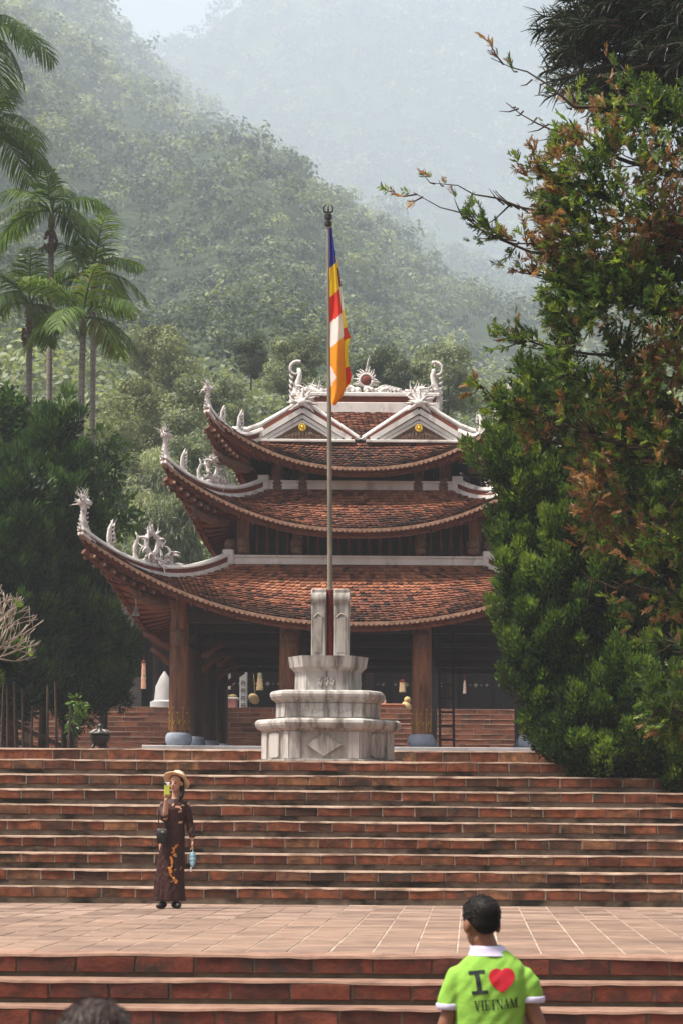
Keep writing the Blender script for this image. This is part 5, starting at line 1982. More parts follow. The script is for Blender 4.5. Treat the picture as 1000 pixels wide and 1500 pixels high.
# ---- the dark pine above it
rng = np.random.default_rng(81)
pn = thing('pine_tree', 'dark long-needled pine in the top right corner', 'tree')
YP = 27.0
tx = P(1230, 300, YP).x
b = MB()
b.tube([(tx, YP, 0.0), (tx, YP, 5), (tx - .1, YP, 10.5), (tx - .1, YP, 13.5)], [0.28, 0.22, 0.14, 0.05], 10)
b.build('trunk', M['bark'], pn, smooth=True)
b = MB()
NP_, ND = [], []
prr = random.Random(3)
for k in range(230):
    e = P(prr.uniform(800, 1060), prr.uniform(-70, 155), YP + prr.uniform(-0.9, 0.9))
    if k < 16:
        e = P([790, 800, 812, 785, 830, 850, 800, 880, 910, 795, 825, 860, 840, 930, 900, 815][k], [25, 60, 100, 45, 10, 115, 80, 130, 140, 105, 60, 90, -10, 150, 120, 85][k], YP + prr.uniform(-.6, .4))
    st = Vector((e.x + prr.uniform(0.5, 1.1), e.y + prr.uniform(-.2, .2), e.z + prr.uniform(-0.1, 0.35)))
    mid = st.lerp(e, .5) + Vector((0, 0, 0.03))
    b.tube([st, mid, e], [0.02, 0.014, 0.007], 5)
    n = 90
    s_ = rng.uniform(0.15, 1.0, n)
    pos = np.array([st.lerp(e, float(q)) for q in s_])
    ax_ = np.array((e - st).normalized())
    rd = unit(rng.normal(size=(n, 3)))
    NP_.append(pos)
    ND.append(unit(ax_ * 0.75 + rd * 0.75 + np.array([0, 0, 0.1])))
for k in range(14):
    e = P(prr.uniform(880, 1060), prr.uniform(-50, 150), YP)
    b.tube([(tx, YP, e.z - 0.2), ((tx + e.x) / 2, YP, e.z), e], [0.06, 0.04, 0.02], 6)
b.build('limbs', M['bark'], pn, smooth=True)
pos, d = np.concatenate(NP_), np.concatenate(ND)
n = len(pos)
side = unit(np.cross(d, unit(rng.normal(size=(n, 3)))))
ln = rng.uniform(0.16, 0.30, n)[:, None]
v = np.empty((n, 6, 3))
w_ = 0.008
p2 = pos + d * ln * 0.5
d2 = unit(d + np.array([0, 0, -0.45]))
p3 = p2 + d2 * ln * 0.5
v[:, 0], v[:, 1] = pos + side * w_, pos - side * w_
v[:, 2], v[:, 3] = p2 + side * w_, p2 - side * w_
v[:, 4], v[:, 5] = p3 + side * w_ * .3, p3 - side * w_ * .3
idx = np.arange(n)[:, None] * 6
fs = np.concatenate([idx + np.array([0, 1, 3, 2]), idx + np.array([2, 3, 5, 4])])
ti = rng.uniform(0, 1, n)
link('needles', np_mesh('needles', v.reshape(-1, 3), fs, M['pine'], np.concatenate([ti, ti])), pn)

# ------------------------------------------------------------------ people
def fuse(mb, voxel, it, name, m, parent, fac=0.5):
    """union of closed shapes as one continuous smooth skin"""
    tsc = bpy.data.scenes.get('fuse') or bpy.data.scenes.new('fuse')
    tmp = bpy.data.objects.new('tmp_fuse', mb.mesh('tmp_fuse', m))
    tsc.collection.objects.link(tmp)
    a = tmp.modifiers.new('r', 'REMESH')
    a.mode = 'VOXEL'
    a.voxel_size = voxel
    s_ = tmp.modifiers.new('s', 'SMOOTH')
    s_.factor = fac
    s_.iterations = it
    with bpy.context.temp_override(scene=tsc, view_layer=tsc.view_layers[0]):
        dg = bpy.context.evaluated_depsgraph_get()
        me = bpy.data.meshes.new_from_object(tmp.evaluated_get(dg))
    me.name = name
    me.materials.clear()
    me.materials.append(m)
    me.polygons.foreach_set('use_smooth', [True] * len(me.polygons))
    bpy.data.objects.remove(tmp)
    return link(name, me, parent)


def crease(me, f, amp):
    """push cloth in and out into folds"""
    n = len(me.vertices)
    co, no = np.empty(n * 3, np.float32), np.empty(n * 3, np.float32)
    me.vertices.foreach_get('co', co)
    me.vertex_normals.foreach_get('vector', no)
    a = np.array([f(Vector(c)) for c in co.reshape(-1, 3).tolist()], np.float32)
    me.vertices.foreach_set('co', (co.reshape(-1, 3) + no.reshape(-1, 3) * a[:, None] * amp).ravel())
    me.update()


def bvh_of(o):
    me = o.data
    return BVHTree.FromPolygons([v.co.copy() for v in me.vertices], [tuple(p.vertices) for p in me.polygons])


def decal(par, name, bvh, inside, x0, x1, z0, z1, cell, m, off=0.003, ydir=1.0):
    nx, nz = int((x1 - x0) / cell), int((z1 - z0) / cell)
    nodes, mb = {}, MB()

    def node(i, j):
        if (i, j) not in nodes:
            x, z = x0 + i * cell, z0 + j * cell
            hit = bvh.ray_cast(Vector((x, -2.0 * ydir, z)), Vector((0, ydir, 0)))
            nodes[(i, j)] = None
            if hit[0] is not None:
                nodes[(i, j)] = len(mb.v)
                mb.v.append(tuple(hit[0] + Vector((0, -off * ydir, 0))))
        return nodes[(i, j)]
    for j in range(nz):
        for i in range(nx):
            if inside(x0 + (i + .5) * cell, z0 + (j + .5) * cell):
                q = [node(i, j), node(i + 1, j), node(i + 1, j + 1), node(i, j + 1)]
                if None not in q:
                    mb.f.append(tuple(q))
                    mb.m.append(0)
                    mb.t.append(0.5)
    return mb.build(name, m, par, smooth=True)


def hand(mb, w, d, palm_n, s=1.0, curl=0.5, thumb=1, spread=0.12):
    """palm and five unequal bent fingers; w wrist, d finger direction, palm_n palm normal"""
    w, d, n = Vector(w), Vector(d).normalized(), Vector(palm_n).normalized()
    sd_ = d.cross(n).normalized()
    pal = w + d * 0.045 * s
    R3 = Matrix((sd_, n, d)).transposed()
    mb.ball(pal, (0.040 * s, 0.016 * s, 0.050 * s), 10, rot=R3)
    for k, (o, ln) in enumerate(((-0.030, 0.060), (-0.010, 0.075), (0.011, 0.070), (0.030, 0.055))):
        p = pal + d * 0.035 * s + sd_ * o * s
        dd = (d + sd_ * o * spread * 40 * 0.1).normalized()
        pts, rad = [p], [0.0098 * s]
        for j in range(3):
            dd = (dd + n * curl * (0.5 + 0.3 * j)).normalized()
            p = p + dd * ln * s / 3
            pts.append(p)
            rad.append(0.0095 * s * (1 - 0.12 * (j + 1)))
        mb.tube(pts, rad, 7)
    p = pal - d * 0.015 * s + sd_ * thumb * -0.035 * s
    dd = (d * 0.8 - sd_ * thumb * 0.6 + n * curl * 0.5).normalized()
    mb.tube([p, p + dd * 0.03 * s, p + (dd + n * curl * 0.5 + d * 0.2).normalized() * 0.058 * s], [0.0125 * s, 0.0115 * s, 0.009 * s], 7)


def head_shape(mb, c, yaw=0.0, pitch=0.0, s=1.0, neck_to=None):
    """skull, jaw, nose, ears, brow; faces -Y before yaw"""
    Rm = Matrix.Rotation(yaw, 3, 'Z') @ Matrix.Rotation(pitch, 3, 'X')
    c = Vector(c)

    def q(x, y, z):
        return c + Rm @ (Vector((x, y, z)) * s)
    mb.ball(q(0, 0.012, 0.03), (0.074 * s, 0.092 * s, 0.085 * s), 18, rot=Rm)
    mb.ball(q(0, -0.022, -0.03), (0.058 * s, 0.068 * s, 0.080 * s), 16, rot=Rm)
    mb.ball(q(0, -0.055, -0.088), (0.026 * s, 0.024 * s, 0.022 * s), 10, rot=Rm)
    mb.tube([q(0, -0.085, 0.012), q(0, -0.103, -0.022), q(0, -0.088, -0.032)], [0.008 * s, 0.013 * s, 0.012 * s], 8)
    for sx in (-1, 1):
        mb.ball(q(sx * 0.076, 0.012, -0.01), (0.014 * s, 0.024 * s, 0.034 * s), 8, rot=Rm)
        mb.ball(q(sx * 0.030, -0.072, 0.024), (0.022 * s, 0.012 * s, 0.008 * s), 8, rot=Rm)
    return q, Rm


def face_marks(q, Rm, par, s, lip):
    b = MB()
    for sx in (-1, 1):
        b.ball(q(sx * 0.030, -0.083, 0.004), (0.012 * s, 0.006 * s, 0.006 * s), 8, rot=Rm)
    b.build('eye', M['hair'], par)
    b = MB()
    for sx in (-1, 1):
        b.tube([q(sx * 0.014, -0.090, 0.024), q(sx * 0.032, -0.087, 0.029), q(sx * 0.048, -0.074, 0.022)], [0.0035 * s] * 3, 5)
    b.build('eyebrow', M['hair'], par)
    b = MB()
    b.ball(q(0, -0.084, -0.054), (0.022 * s, 0.008 * s, 0.008 * s), 10, rot=Rm)
    b.build('lips', lip, par, smooth=True)


M['skin_m'] = mat('skin_tan', (0.21, 0.095, 0.055), (0.17, 0.075, 0.042), sc_=12, rough=0.5, bump=0.1, bsc=90)
M['skin_w'] = mat('skin_light', (0.50, 0.28, 0.19), (0.44, 0.23, 0.15), sc_=12, rough=0.5, bump=0.05, bsc=90)
M['hair'] = mat('black_hair', (0.006, 0.005, 0.005), (0.012, 0.009, 0.008), sc_=40, stretch=(3, 3, .6), rough=0.5, bump=0.3, bsc=60, spec=0.15)
M['hair_b'] = mat('dark_brown_hair', (0.022, 0.013, 0.011), (0.050, 0.030, 0.026), sc_=50, stretch=(3, 3, .6), rough=0.45, bump=0.3, bsc=70, spec=0.3)
M['lip'] = mat('lips', (0.42, 0.10, 0.09), rough=0.45, bump=0)
M['green'] = mat('lime_polo', (0.21, 0.41, 0.055), (0.17, 0.34, 0.045), sc_=4, rough=0.85, bump=0.5, bsc=5, bdist=0.03)
M['lilac'] = mat('pale_collar', (0.52, 0.48, 0.64), (0.45, 0.42, 0.57), sc_=6, rough=0.85)
M['ink'] = mat('print_black', (0.010, 0.014, 0.016), rough=0.7, bump=0)
M['heart'] = mat('print_red', (0.48, 0.012, 0.028), (0.40, 0.010, 0.022), sc_=9, rough=0.6)
M['jeans'] = mat('dark_trousers', (0.03, 0.032, 0.04), (0.02, 0.02, 0.028), sc_=10, rough=0.9)
M['shoe'] = mat('black_shoe', (0.012, 0.011, 0.011), rough=0.5)
M['tee'] = mat('dark_top', (0.05, 0.03, 0.035), (0.035, 0.02, 0.025), sc_=6, rough=0.9)


def ell(cx, cy, z, hx, hy, n=28, p=2.3):
    out = []
    for k in range(n):
        a = 2 * PI * k / n
        ca, sa = math.cos(a), math.sin(a)
        out.append(Vector((cx + hx * math.copysign(abs(ca) ** (2 / p), ca), cy + hy * math.copysign(abs(sa) ** (2 / p), sa), z)))
    return out


def standing(label, loc, skin, shirt_m, hair_m, head_c, hyaw, hpitch, lean=0.0, sleeves=True):
    """an adult seen from behind, facing +Y"""
    t = thing('person', label, 'person', loc)
    b = MB()
    q, Rm = head_shape(b, head_c, PI + hyaw, hpitch, 1.06)
    hc = Vector(head_c)
    b.tube([(0, 0.0, 1.28), (0.0, 0.0, 1.36), hc + Vector((0, -0.01, -0.05))], [0.075, 0.060, 0.058], 14)
    b.loft([ell(0, 0, z, hx, hy) for z, hx, hy in ((0.80, 0.14, 0.095), (1.0, 0.13, 0.09), (1.2, 0.135, 0.09), (1.29, 0.11, 0.07))])
    for sx, ex, wy, hz in ((-1, 0.212, 0.05, 0.0), (1, 0.225, 0.10, 0.03)):
        sh, el, wr = Vector((sx * 0.135, 0, 1.275)), Vector((sx * ex, -0.01, 1.045 + hz * .3)), Vector((sx * (ex - 0.005), wy, 0.83 + hz))
        b.tube([sh, sh.lerp(el, .5), el, el.lerp(wr, .35), wr], [0.040, 0.042, 0.040, 0.042, 0.029], 10)
        hand(b, wr, (el - wr) * -1 + Vector((0, 0.05, 0)), (-sx, 0.15, 0), 1.0, 0.35, sx)
        hp, kn, an = Vector((sx * 0.085, 0, 0.82)), Vector((sx * 0.095, 0.02, 0.46)), Vector((sx * 0.10, -0.01, 0.08))
        b.tube([hp, hp.lerp(kn, .5), kn, kn.lerp(an, .4), an], [0.085, 0.072, 0.056, 0.054, 0.036], 10)
        b.tube([an + Vector((0, -0.03, -0.045)), an + Vector((0, 0.10, -0.05)), an + Vector((0, 0.17, -0.055))], [0.035, 0.035, 0.022], 8)
    body = fuse(b, 0.0085, 3, 'body', skin, t)
    face_marks(q, Rm, body, 1.06, M['lip'])
    # shirt
    b = MB()
    b.loft([ell(0, 0.0, z, hx, hy, 30, 2.5) for z, hx, hy in ((0.80, 0.178, 0.125), (0.95, 0.165, 0.118), (1.08, 0.160, 0.118), (1.20, 0.168, 0.120), (1.27, 0.172, 0.112), (1.315, 0.165, 0.100), (1.350, 0.138, 0.090), (1.378, 0.100, 0.080), (1.400, 0.074, 0.070))])
    cuffs = []
    for sx, dz in ((-1, 0.0), (1, 0.035)):
        pts = [Vector((sx * 0.105, 0, 1.300)), Vector((sx * 0.150, 0, 1.272)), Vector((sx * 0.176, -0.002, 1.22 + dz * .3)), Vector((sx * 0.189, -0.004, 1.175 + dz * .7)), Vector((sx * 0.195, -0.005, 1.130 + dz))]
        b.tube(pts, [0.050, 0.060, 0.061, 0.058, 0.055], 16)
        cuffs.append((pts[-1], sx))
    sh = fuse(b, 0.0075, 9, 'shirt', shirt_m, t)
    wr = sh.data
    crease(wr, lambda c_: noise.noise(Vector((c_.x * 13 + c_.z * 6, c_.y * 6, c_.z * 5 + 3))) + 0.55 * noise.noise(Vector((c_.x * 26 - c_.z * 20, c_.y * 14, c_.z * 11))), 0.0085)
    return t, body, sh, cuffs, q, Rm


def short_hair(t, q, Rm, s, m, n, seed, low=-0.055, grow=1.0, ln=0.028):
    rng_ = np.random.default_rng(seed)
    b = MB()
    b.ball(q(0, 0.020, 0.045), (0.082 * s * grow, 0.098 * s * grow, 0.084 * s * grow), 20, rot=Rm)
    b.ball(q(0, 0.054, 0.012), (0.070 * s * grow, 0.052 * s * grow, 0.062 * s * grow), 16, rot=Rm)
    b.ball(q(0, -0.05, 0.085), (0.06 * s, 0.035 * s, 0.028 * s), 12, rot=Rm)
    h = fuse(b, 0.006, 3, 'hair', m, t)
    me = h.data
    nv = len(me.vertices)
    co = np.empty(nv * 3, np.float32)
    no = np.empty(nv * 3, np.float32)
    me.vertices.foreach_get('co', co)
    me.vertex_normals.foreach_get('vector', no)
    co, no = co.reshape(-1, 3), no.reshape(-1, 3)
    k = rng_.integers(0, nv, n)
    flow = unit(np.array(Rm @ Vector((0, 0.6, -0.8)))[None, :] + rng_.normal(size=(n, 3)) * 0.22)
    d = unit(flow - no[k] * np.sum(flow * no[k], 1, keepdims=True))
    d = unit(d + no[k] * 0.10)
    v = blades(co[k] - no[k] * 0.001, d, ln * rng_.uniform(0.6, 1.3, n), 0.0022, rng_)
    link('hair_strands', blade_mesh('hair_strands', v, m, np.full(n, 0.4)), h)
    return h


def trousers(t, m):
    b = MB()
    b.loft([ell(0, 0, z, hx, hy) for z, hx, hy in ((0.74, 0.165, 0.115), (0.86, 0.165, 0.112), (0.90, 0.160, 0.11))])
    for sx in (-1, 1):
        b.tube([(sx * 0.085, 0, 0.80), (sx * 0.092, 0.01, 0.5), (sx * 0.10, 0, 0.07)], [0.098, 0.078, 0.066], 14)
    fuse(b, 0.009, 4, 'trousers', m, t)
    for sx in (-1, 1):
        b = MB()
        b.tube([(sx * 0.10, -0.06, 0.045), (sx * 0.10, 0.03, 0.05), (sx * 0.10, 0.13, 0.038), (sx * 0.10, 0.20, 0.03)], [0.045, 0.048, 0.042, 0.02], 12)
        b.v = [(x, y, max(z, 0.0)) for x, y, z in b.v]
        b.build('shoe', M['shoe'], t, smooth=True)


# --- the man in the green polo, back to the camera
YM = 10.3
mp = P(718, 1400, YM)
mx, mz = mp.x, gz
man, mbody, mshirt, cuffs, q, Rm = standing('man in lime green polo seen from behind at the bottom of the picture', (mx, YM, mz), M['skin_m'], M['green'], M['hair'], (-0.048, 0.012, 1.520), R(24), R(12))
short_hair(mbody, q, Rm, 1.06, M['hair'], 5200, 4, ln=0.022)
trousers(man, M['jeans'])
b = MB()
for p, sx in cuffs:
    b.lathe([(0.0575, -0.004), (0.0615, 0.0), (0.0625, 0.022), (0.059, 0.026)], p - Vector((0, 0, 0.004)), 24)
    b.build('cuff', M['lilac'], mshirt, smooth=True, auto=50)
    b = MB()
b.loft([ell(-0.008 - 0.35 * (z - 1.39), 0.008, z + 0.0, hx, hy, 32, 2.1) for z, hx, hy in ((1.378, 0.104, 0.094), (1.390, 0.095, 0.088), (1.408, 0.084, 0.082), (1.422, 0.079, 0.079), (1.424, 0.070, 0.070), (1.40, 0.064, 0.064))], cap=False)
b.build('collar', M['lilac'], mshirt, smooth=True)
bv = bvh_of(mshirt)


def loc_of(px, py):
    p = P(px, py, YM - 0.11)
    return p.x - mx, p.z - mz


def rect(x0, z0, x1, z1):
    return [(x0, z0), (x1, z0), (x1, z1), (x0, z1)]


def seg(xt, xb, t, z0=0.0, z1=1.0):
    return [(xb, z0), (xb + t, z0), (xt + t, z1), (xt, z1)]


def in_poly(p, x, z):
    c = False
    n = len(p)
    for i in range(n):
        (x0, z0), (x1, z1) = p[i], p[(i + 1) % n]
        if (z0 > z) != (z1 > z) and x < (x1 - x0) * (z - z0) / (z1 - z0) + x0:
            c = not c
    return c


sf, th_, tn = 0.06, 0.21, 0.085
LET = {
    'V': (1.0, [seg(0.08, 0.40, th_), seg(0.82, 0.50, tn), rect(0, 1 - sf, .42, 1), rect(.66, 1 - sf, 1, 1)]),
    'I': (0.5, [rect(.15, 0, .36, 1), rect(0, 0, .5, sf), rect(0, 1 - sf, .5, 1)]),
    'E': (0.84, [rect(.12, 0, .33, 1), rect(0, 0, .8, sf), rect(0, 1 - sf, .78, 1), rect(.3, .47, .6, .47 + sf), rect(.73, 0, .80, .27), rect(.71, .73, .78, 1), rect(.54, .36, .60, .64)]),
    'T': (0.9, [rect(.35, 0, .56, 1), rect(.2, 0, .7, sf), rect(0, 1 - sf, .9, 1), rect(0, .74, .07, 1), rect(.83, .74, .9, 1)]),
    'N': (1.0, [rect(.12, 0, .12 + tn, 1), seg(.06, .70, th_), rect(.80, 0, .80 + tn, 1), rect(0, 0, .32, sf), rect(0, 1 - sf, .25, 1), rect(.68, 1 - sf, 1, 1)]),
    'A': (1.0, [seg(.44, .12, tn), seg(.38, .66, th_), rect(.24, .30, .7, .30 + sf), rect(0, 0, .32, sf), rect(.56, 0, 1, sf)]),
    'M': (1.22, [rect(.12, 0, .12 + tn, 1), seg(.08, .46, th_), seg(.92, .54, tn), rect(.88, 0, 1.09, 1), rect(0, 0, .32, sf), rect(.76, 0, 1.22, sf), rect(0, 1 - sf, .25, 1), rect(.9, 1 - sf, 1.22, 1)]),
}


def shear(ax_, az_, bx_, bz_, hgt, w_):
    """maps shirt x, z to print coordinates: base line from a to b, hgt tall, w_ units wide"""
    ux, uz = bx_ - ax_, bz_ - az_
    L2 = ux * ux + uz * uz

    def f(x, z):
        dx, dz = x - ax_, z - az_
        return (dx * ux + dz * uz) / L2 * w_, (dz * ux - dx * uz) / math.sqrt(L2) / hgt
    return f


total = sum(LET[c][0] for c in 'VIETNAM') + 0.04 * 6
a, c = loc_of(694, 1481), loc_of(758.5, 1476)
fmap = shear(*a, *c, 14.5 / 310.7, total)
polys, xo = [], 0.0
for ch_ in 'VIETNAM':
    w_, ps = LET[ch_]
    polys += [[(x + xo, z) for x, z in p] for p in ps]
    xo += w_ + 0.04
decal(mshirt, 'print_word', bv, lambda x, z: any(in_poly(p, *fmap(x, z)) for p in polys), a[0] - .01, c[0] + .01, a[1] - 0.01, c[1] + 0.065, 0.0014, M['ink'])
a, c = loc_of(689.5, 1457.5), loc_of(714.5, 1455)
fI = shear(*a, *c, 34.5 / 310.7, 1.0)
pI = [rect(.36, 0.05, .64, .95), rect(0.02, 0, .98, .15), rect(0.02, .85, .98, 1)]
decal(mshirt, 'print_letter', bv, lambda x, z: any(in_poly(p, fI(x, z)[0] + 0.10 * fI(x, z)[1] - .03, fI(x, z)[1]) for p in pI), a[0] - .03, c[0] + .02, a[1] - .01, c[1] + .13, 0.002, M['ink'])
hx0, hz0 = loc_of(734.5, 1439)


def heart(x, z, k=1.0):
    u, w_ = (x - hx0) * 310.7 / 18.2 / k, (z - hz0) * 310.7 / 18.2 / k
    u, w_ = u + 0.05 * w_, w_ - 0.05 * u
    return (u * u * 1.05 + (w_ * 0.95 + 0.02 - 0.62 * math.sqrt(abs(u)) * 0.75) ** 2 * 1.55) < 1.12


decal(mshirt, 'print_heart', bv, heart, hx0 - .09, hx0 + .09, hz0 - .09, hz0 + .09, 0.002, M['heart'], 0.0035)

# --- the head in the lower left corner
YK = 5.3
kp = P(143, 1455, YK)
kper, kb, ks, kc, q, Rm = standing('dark-haired person in the lower left corner, only the crown of the head showing', (kp.x + 0.0, YK, gz), M['skin_m'], M['tee'], M['hair_b'], (0.0, 0.0, kp.z - gz - 0.146), R(-10), R(4))
short_hair(kb, q, Rm, 1.06, M['hair_b'], 3500, 9, grow=0.99, ln=0.03)
trousers(kper, M['jeans'])

# --- the woman in the long brown dress taking a picture
wp = P(252.8, 1335.5, 25.6)
WX, WY = wp.x, 25.6
M['dress'] = mat('dress_brown', (0.040, 0.009, 0.007), (0.022, 0.005, 0.004), sc_=3, rough=0.6, bump=0.5, bsc=4, stretch=(2.5, 2.5, .5), bdist=0.03)
M['straw'] = mat('straw_hat', (0.74, 0.54, 0.37), (0.62, 0.43, 0.28), sc_=30, rough=0.8, bump=0.5, bsc=90)
M['embo'] = mat('embroidery_orange', (0.60, 0.14, 0.03), (0.70, 0.30, 0.05), sc_=18, rough=0.6)
M['embp'] = mat('embroidery_pink', (0.55, 0.20, 0.16), (0.62, 0.42, 0.22), sc_=20, rough=0.6)
wo = thing('person', 'woman in long dark brown dress and straw hat holding up a phone', 'person', (WX, WY, 0.0))
b = MB()
q, Rm = head_shape(b, (0.036, -0.01, 1.465), R(-20), R(4), 0.93)
b.tube([(0.025, 0.012, 1.24), (0.028, 0.012, 1.30), (0.034, 0.005, 1.40)], [0.07, 0.045, 0.045], 12)
b.loft([ell(cx, 0, z, hx, hy) for z, cx, hx, hy in ((0.75, 0.0, 0.12, 0.09), (0.98, .012, 0.105, 0.08), (1.15, .02, 0.12, 0.085), (1.25, .022, 0.12, 0.06))])
el, wr = Vector((-0.072, -0.13, 1.06)), Vector((-0.052, -0.205, 1.285))
b.tube([(-0.105, -0.01, 1.235), (-0.10, -0.06, 1.14), el, el.lerp(wr, .35), wr], [0.042, 0.038, 0.034, 0.034, 0.022], 10)
hand(b, wr, (0.05, -0.10, 1), (0.15, -1, 0.1), 0.86, 0.30, -1)
el2, wr2 = Vector((0.200, 0.01, 1.0)), Vector((0.232, -0.02, 0.80))
b.tube([(0.15, 0, 1.235), (0.18, 0.01, 1.12), el2, el2.lerp(wr2, .4), wr2], [0.042, 0.038, 0.033, 0.032, 0.022], 10)
hand(b, wr2, (0.02, -0.02, -1), (-1, -0.3, 0), 0.86, 0.5, 1)
for sx, fx in ((-0.075, -0.115), (0.055, 0.075)):
    b.tube([(sx - .01, 0.02, 0.78), (sx - .02, 0.01, 0.42), (sx - .03, 0.02, 0.09)], [0.085, 0.05, 0.034], 10)
    b.tube([(sx - .03, 0.03, 0.04), (fx, -0.06, 0.035), (fx + (fx - sx) * .8, -0.14, 0.025)], [0.033, 0.033, 0.02], 8)
wbody = fuse(b, 0.0068, 2, 'body', M['skin_w'], wo)
face_marks(q, Rm, wbody, 0.93, M['lip'])
b = MB()
rows_ = ((0.095, -0.040, 0.190, 0.135), (0.10, -0.040, 0.191, 0.136), (0.30, -0.034, 0.172, 0.122), (0.55, -0.020, 0.155, 0.112), (0.76, -0.004, 0.140, 0.105), (0.86, 0.006, 0.135, 0.100), (0.98, 0.014, 0.120, 0.090), (1.08, 0.018, 0.128, 0.100), (1.16, 0.020, 0.138, 0.105), (1.225, 0.022, 0.140, 0.085), (1.265, 0.024, 0.105, 0.066), (1.285, 0.026, 0.062, 0.056))
rg_ = []
for z, cx, hx, hy in rows_:
    e = ell(cx, 0, z, hx, hy, 40, 2.2)
    fl_ = max(0.0, (0.9 - z)) * 0.055
    rg_.append([Vector((cx + (p.x - cx) * (1 + fl_ * math.sin(k * 1.3 + z * 2)), p.y * (1 + 1.4 * fl_ * math.sin(k * 1.3 + z * 2)), p.z)) for k, p in enumerate(e)])
b.loft(rg_)
b.tube([(-0.08, 0, 1.235), (-0.112, -0.05, 1.15), el + Vector((-0.005, 0.01, 0.0)), el + Vector((0.0, -0.012, 0.04))], [0.056, 0.055, 0.054, 0.050], 14)
b.tube([(0.12, 0, 1.235), (0.168, 0.005, 1.15), el2, wr2 + Vector((0, 0, 0.035))], [0.056, 0.052, 0.046, 0.042], 14)
dress = fuse(b, 0.007, 2, 'dress', M['dress'], wo)
crease(dress.data, lambda c_: noise.noise(Vector((c_.x * 22 + c_.z * 2, c_.y * 22, c_.z * 2.2))) * min(1.6, 0.4 + max(0, 1.0 - c_.z) * 1.6) + 0.7 * noise.noise(Vector((c_.x * 30, c_.y * 30, c_.z * 20))), 0.010)
bw = bvh_of(dress)
rw = random.Random(12)
fls = [(0.06 + 0.05 * math.sin(z * 9) * (1 if z < 0.6 else .4) - 0.02 + rw.uniform(-.02, .02), z) for z in np.linspace(0.30, 0.74, 16)]


def blob_set(pts, r0, r1, sd_):
    rr = random.Random(sd_)
    B = []
    for x, z in pts:
        for _ in range(2):
            B.append((x + rr.uniform(-.012, .012), z + rr.uniform(-.012, .012), rr.uniform(r0, r1), rr.uniform(r0, r1) * 1.5, rr.uniform(0, 3)))

    def f(x, z):
        for bx_, bz_, ra, rb, an in B:
            dx, dz = x - bx_, z - bz_
            u, w_ = dx * math.cos(an) + dz * math.sin(an), -dx * math.sin(an) + dz * math.cos(an)
            if (u / ra) ** 2 + (w_ / rb) ** 2 < 1:
                return True
        return False
    return f


decal(dress, 'embroidery', bw, blob_set(fls, 0.006, 0.015, 1), -0.10, 0.16, 0.22, 0.80, 0.005, M['embo'])
decal(dress, 'embroidery', bw, blob_set([(0.04, 0.45), (0.10, 0.47), (0.02, 0.33), (0.06, 0.62)], 0.004, 0.008, 2), -0.10, 0.16, 0.22, 0.80, 0.004, M['gold'], 0.005)
decal(dress, 'embroidery', bw, blob_set([(0.02, 1.22), (0.06, 1.19), (0.10, 1.18), (0.12, 1.20), (0.09, 1.14), (0.10, 1.00)], 0.006, 0.013, 3), -0.10, 0.20, 0.95, 1.26, 0.004, M['embp'], 0.004)
# hair and ponytail over the shoulder
b = MB()
b.ball(q(0, 0.034, 0.035), (0.077, 0.084, 0.080), 16, rot=Rm)
b.ball(q(0.0, 0.05, -0.04), (0.066, 0.05, 0.07), 12, rot=Rm)
b.tube([q(0.070, 0.03, -0.02), q(0.088, 0.0, -0.10), q(0.088, -0.045, -0.17), q(0.080, -0.06, -0.215)], [0.024, 0.028, 0.026, 0.010], 10)
fuse(b, 0.006, 2, 'hair', M['hair'], wbody)
# hat pushed to the back of the head
b = MB()
prof = [(0.002, 0.118), (0.045, 0.112), (0.075, 0.090), (0.088, 0.05), (0.092, 0.012), (0.120, 0.000), (0.160, -0.012), (0.158, -0.018), (0.118, -0.006), (0.086, 0.004), (0.070, 0.07), (0.0, 0.10)]
b.lathe(prof, (0, 0, 0), 30)
Rh = Matrix.Translation(q(0.0, 0.022, 0.042)) @ Rm.to_4x4() @ Matrix.Rotation(R(-46), 4, 'X')
b.xf(Rh)
b.build('straw_hat', M['straw'], wo, smooth=True, auto=70)
for sx, fx in ((-0.075, -0.115), (0.055, 0.075)):
    b = MB()
    b.tube([(sx - .03, 0.06, 0.04), (sx - .03, 0.02, 0.045), (fx, -0.06, 0.042), (fx + (fx - sx) * .9, -0.15, 0.03)], [0.034, 0.042, 0.043, 0.022], 12)
    b.v = [(x, y, max(z, 0.0)) for x, y, z in b.v]
    b.build('shoe', M['shoe'], wo, smooth=True)
# phone, bag and mask she holds
pt = Vector((WX - 0.035, WY - 0.262, 1.395))
ph = thing('smartphone', 'smartphone in a yellow green case held before the woman\'s face', 'phone', pt, R(-6))
b = MB()
b.box((0, 0, -0.010), (0.066, 0.011, 0.115), ch=0.004)
b.build('case', mat('phone_case', (0.44, 0.48, 0.07), (0.38, 0.42, 0.06), rough=0.4, bump=0), ph)
b = MB()
b.box((0, 0.001, 0.062), (0.066, 0.010, 0.030), ch=0.004)
b.build('case_top', mat('phone_case_top', (0.62, 0.58, 0.66), rough=0.3, bump=0), ph)
b = MB()
b.box((-0.020, -0.008, 0.062), (0.022, 0.006, 0.024), ch=0.002)
b.build('camera_module', M['ink'], ph)
bg_ = thing('handbag', 'small black handbag at the woman\'s hip', 'bag', (WX - 0.105, WY - 0.135, 0.76))
b = MB()
b.loft([ell(0, 0, z, hx, hy, 20, 4) for z, hx, hy in ((0, 0.055, 0.03), (0.01, 0.062, 0.036), (0.12, 0.068, 0.034), (0.165, 0.066, 0.022), (0.175, 0.060, 0.012))])
b.build('pouch', M['shoe'], bg_, smooth=True, auto=40)
b = MB()
b.tube([(-0.05, 0, 0.16), (-0.045, 0.0, 0.22), (0.0, -0.005, 0.245), (0.045, 0, 0.22), (0.05, 0, 0.16)], [0.007] * 5, 6)
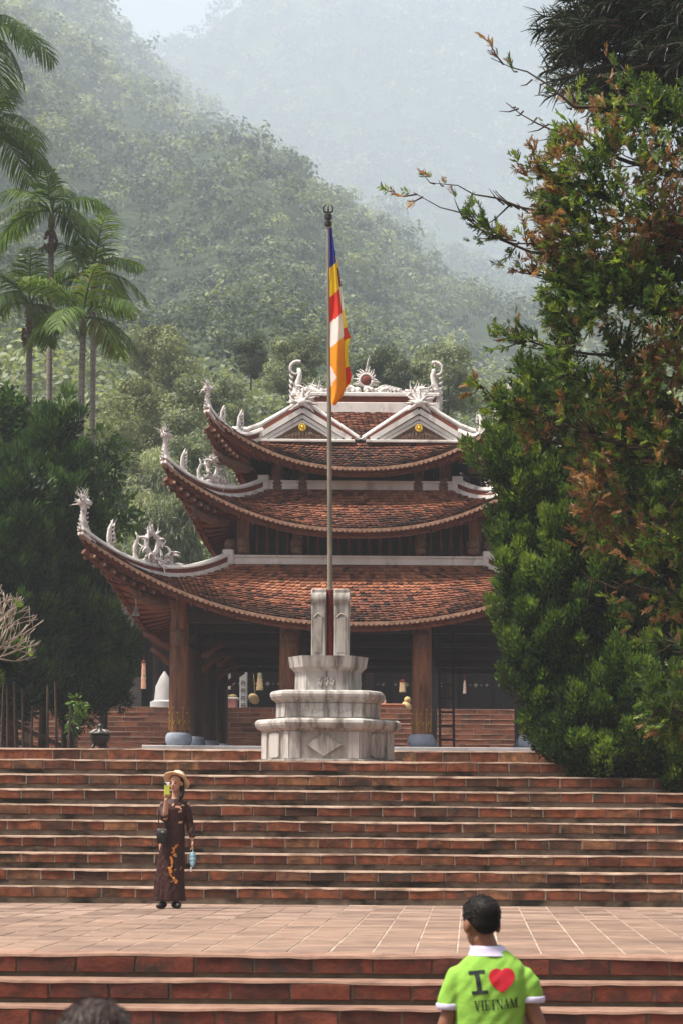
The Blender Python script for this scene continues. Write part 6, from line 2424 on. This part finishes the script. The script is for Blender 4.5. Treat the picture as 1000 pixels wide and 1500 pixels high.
b.tube([(-0.05, 0.02, 0.17), (-0.045, 0.03, 0.33), (-0.012, 0.06, 0.49), (0.02, 0.13, 0.52)], [0.006] * 4, 6)
b.build('strap', M['shoe'], bg_, smooth=True)
b = MB()
b.box((0.01, -0.04, 0.135), (0.035, 0.012, 0.02), ch=0.003)
b.build('clasp', M['polemetal'], bg_)
mk = thing('face_mask', 'light blue face mask dangling from the woman\'s hand', 'mask', (WX + 0.238, WY - 0.045, 0.56))
b = MB()
for k in range(9):
    pass
rings = []
for k in range(13):
    z = 0.10 - 0.175 * k / 12
    w_ = 0.040 * (0.35 + 0.65 * math.sin(PI * min(1, (k + 1.2) / 13)) ** 0.7)
    y = 0.006 * math.sin(k * 1.9)
    rings.append([Vector((-w_, y, z)), Vector((0, y - 0.012, z + 0.004)), Vector((w_, y, z + 0.006)), Vector((0, y - 0.006, z + 0.004))])
b.loft(rings)
b.build('panel', mat('mask_blue', (0.30, 0.58, 0.78), (0.42, 0.68, 0.82), sc_=20, rough=0.8, bump=0), mk, smooth=True)
b = MB()
b.tube([(0, -.005, 0.09), (0.005, 0, 0.15), (0.0, 0.005, 0.20)], [0.004] * 3, 5)
b.tube([(-0.02, 0, -0.07), (-0.025, 0, -0.12), (-0.016, 0, -0.13), (-0.012, 0, -0.07)], [0.006] * 4, 5)
b.build('ear_loop', M['cloth_white'], mk)

bpy.data.scenes.remove(bpy.data.scenes['fuse'])

# ------------------------------------------------------------------ planter round the juniper, haze
pj = P(870, 1112, 30.7)
pl = thing('tree_planter', 'low round brick planter hidden under the right-hand juniper', 'planter', (pj.x, 30.75, zL))
b = MB()
b.lathe([(0.42, 0.0), (0.42, 0.16), (0.30, 0.16), (0.30, 0.10), (0.02, 0.10)], n=24)
b.build('rim', M['redband'], pl, smooth=True, auto=30)

hz = MB()
hz.box((0, 1640, 570), (2840, 3400, 1144))
ho = hz.build('haze', [])
hm = bpy.data.materials.new('haze_air')
hm.use_nodes = True
nt = hm.node_tree
nt.nodes.remove(nt.nodes['Principled BSDF'])
pv_ = nt.nodes.new('ShaderNodeVolumePrincipled')
pv_.inputs['Color'].default_value = (0.78, 0.875, 1.0, 1)
pv_.inputs['Density'].default_value = HAZE
pv_.inputs['Anisotropy'].default_value = 0.0
nt.links.new(pv_.outputs[0], nt.nodes['Material Output'].inputs['Volume'])
ho.data.materials.append(hm)
ho.display_type = 'WIRE'
tag(ho, 'pale blue haze in the valley air', 'haze', kind='stuff')
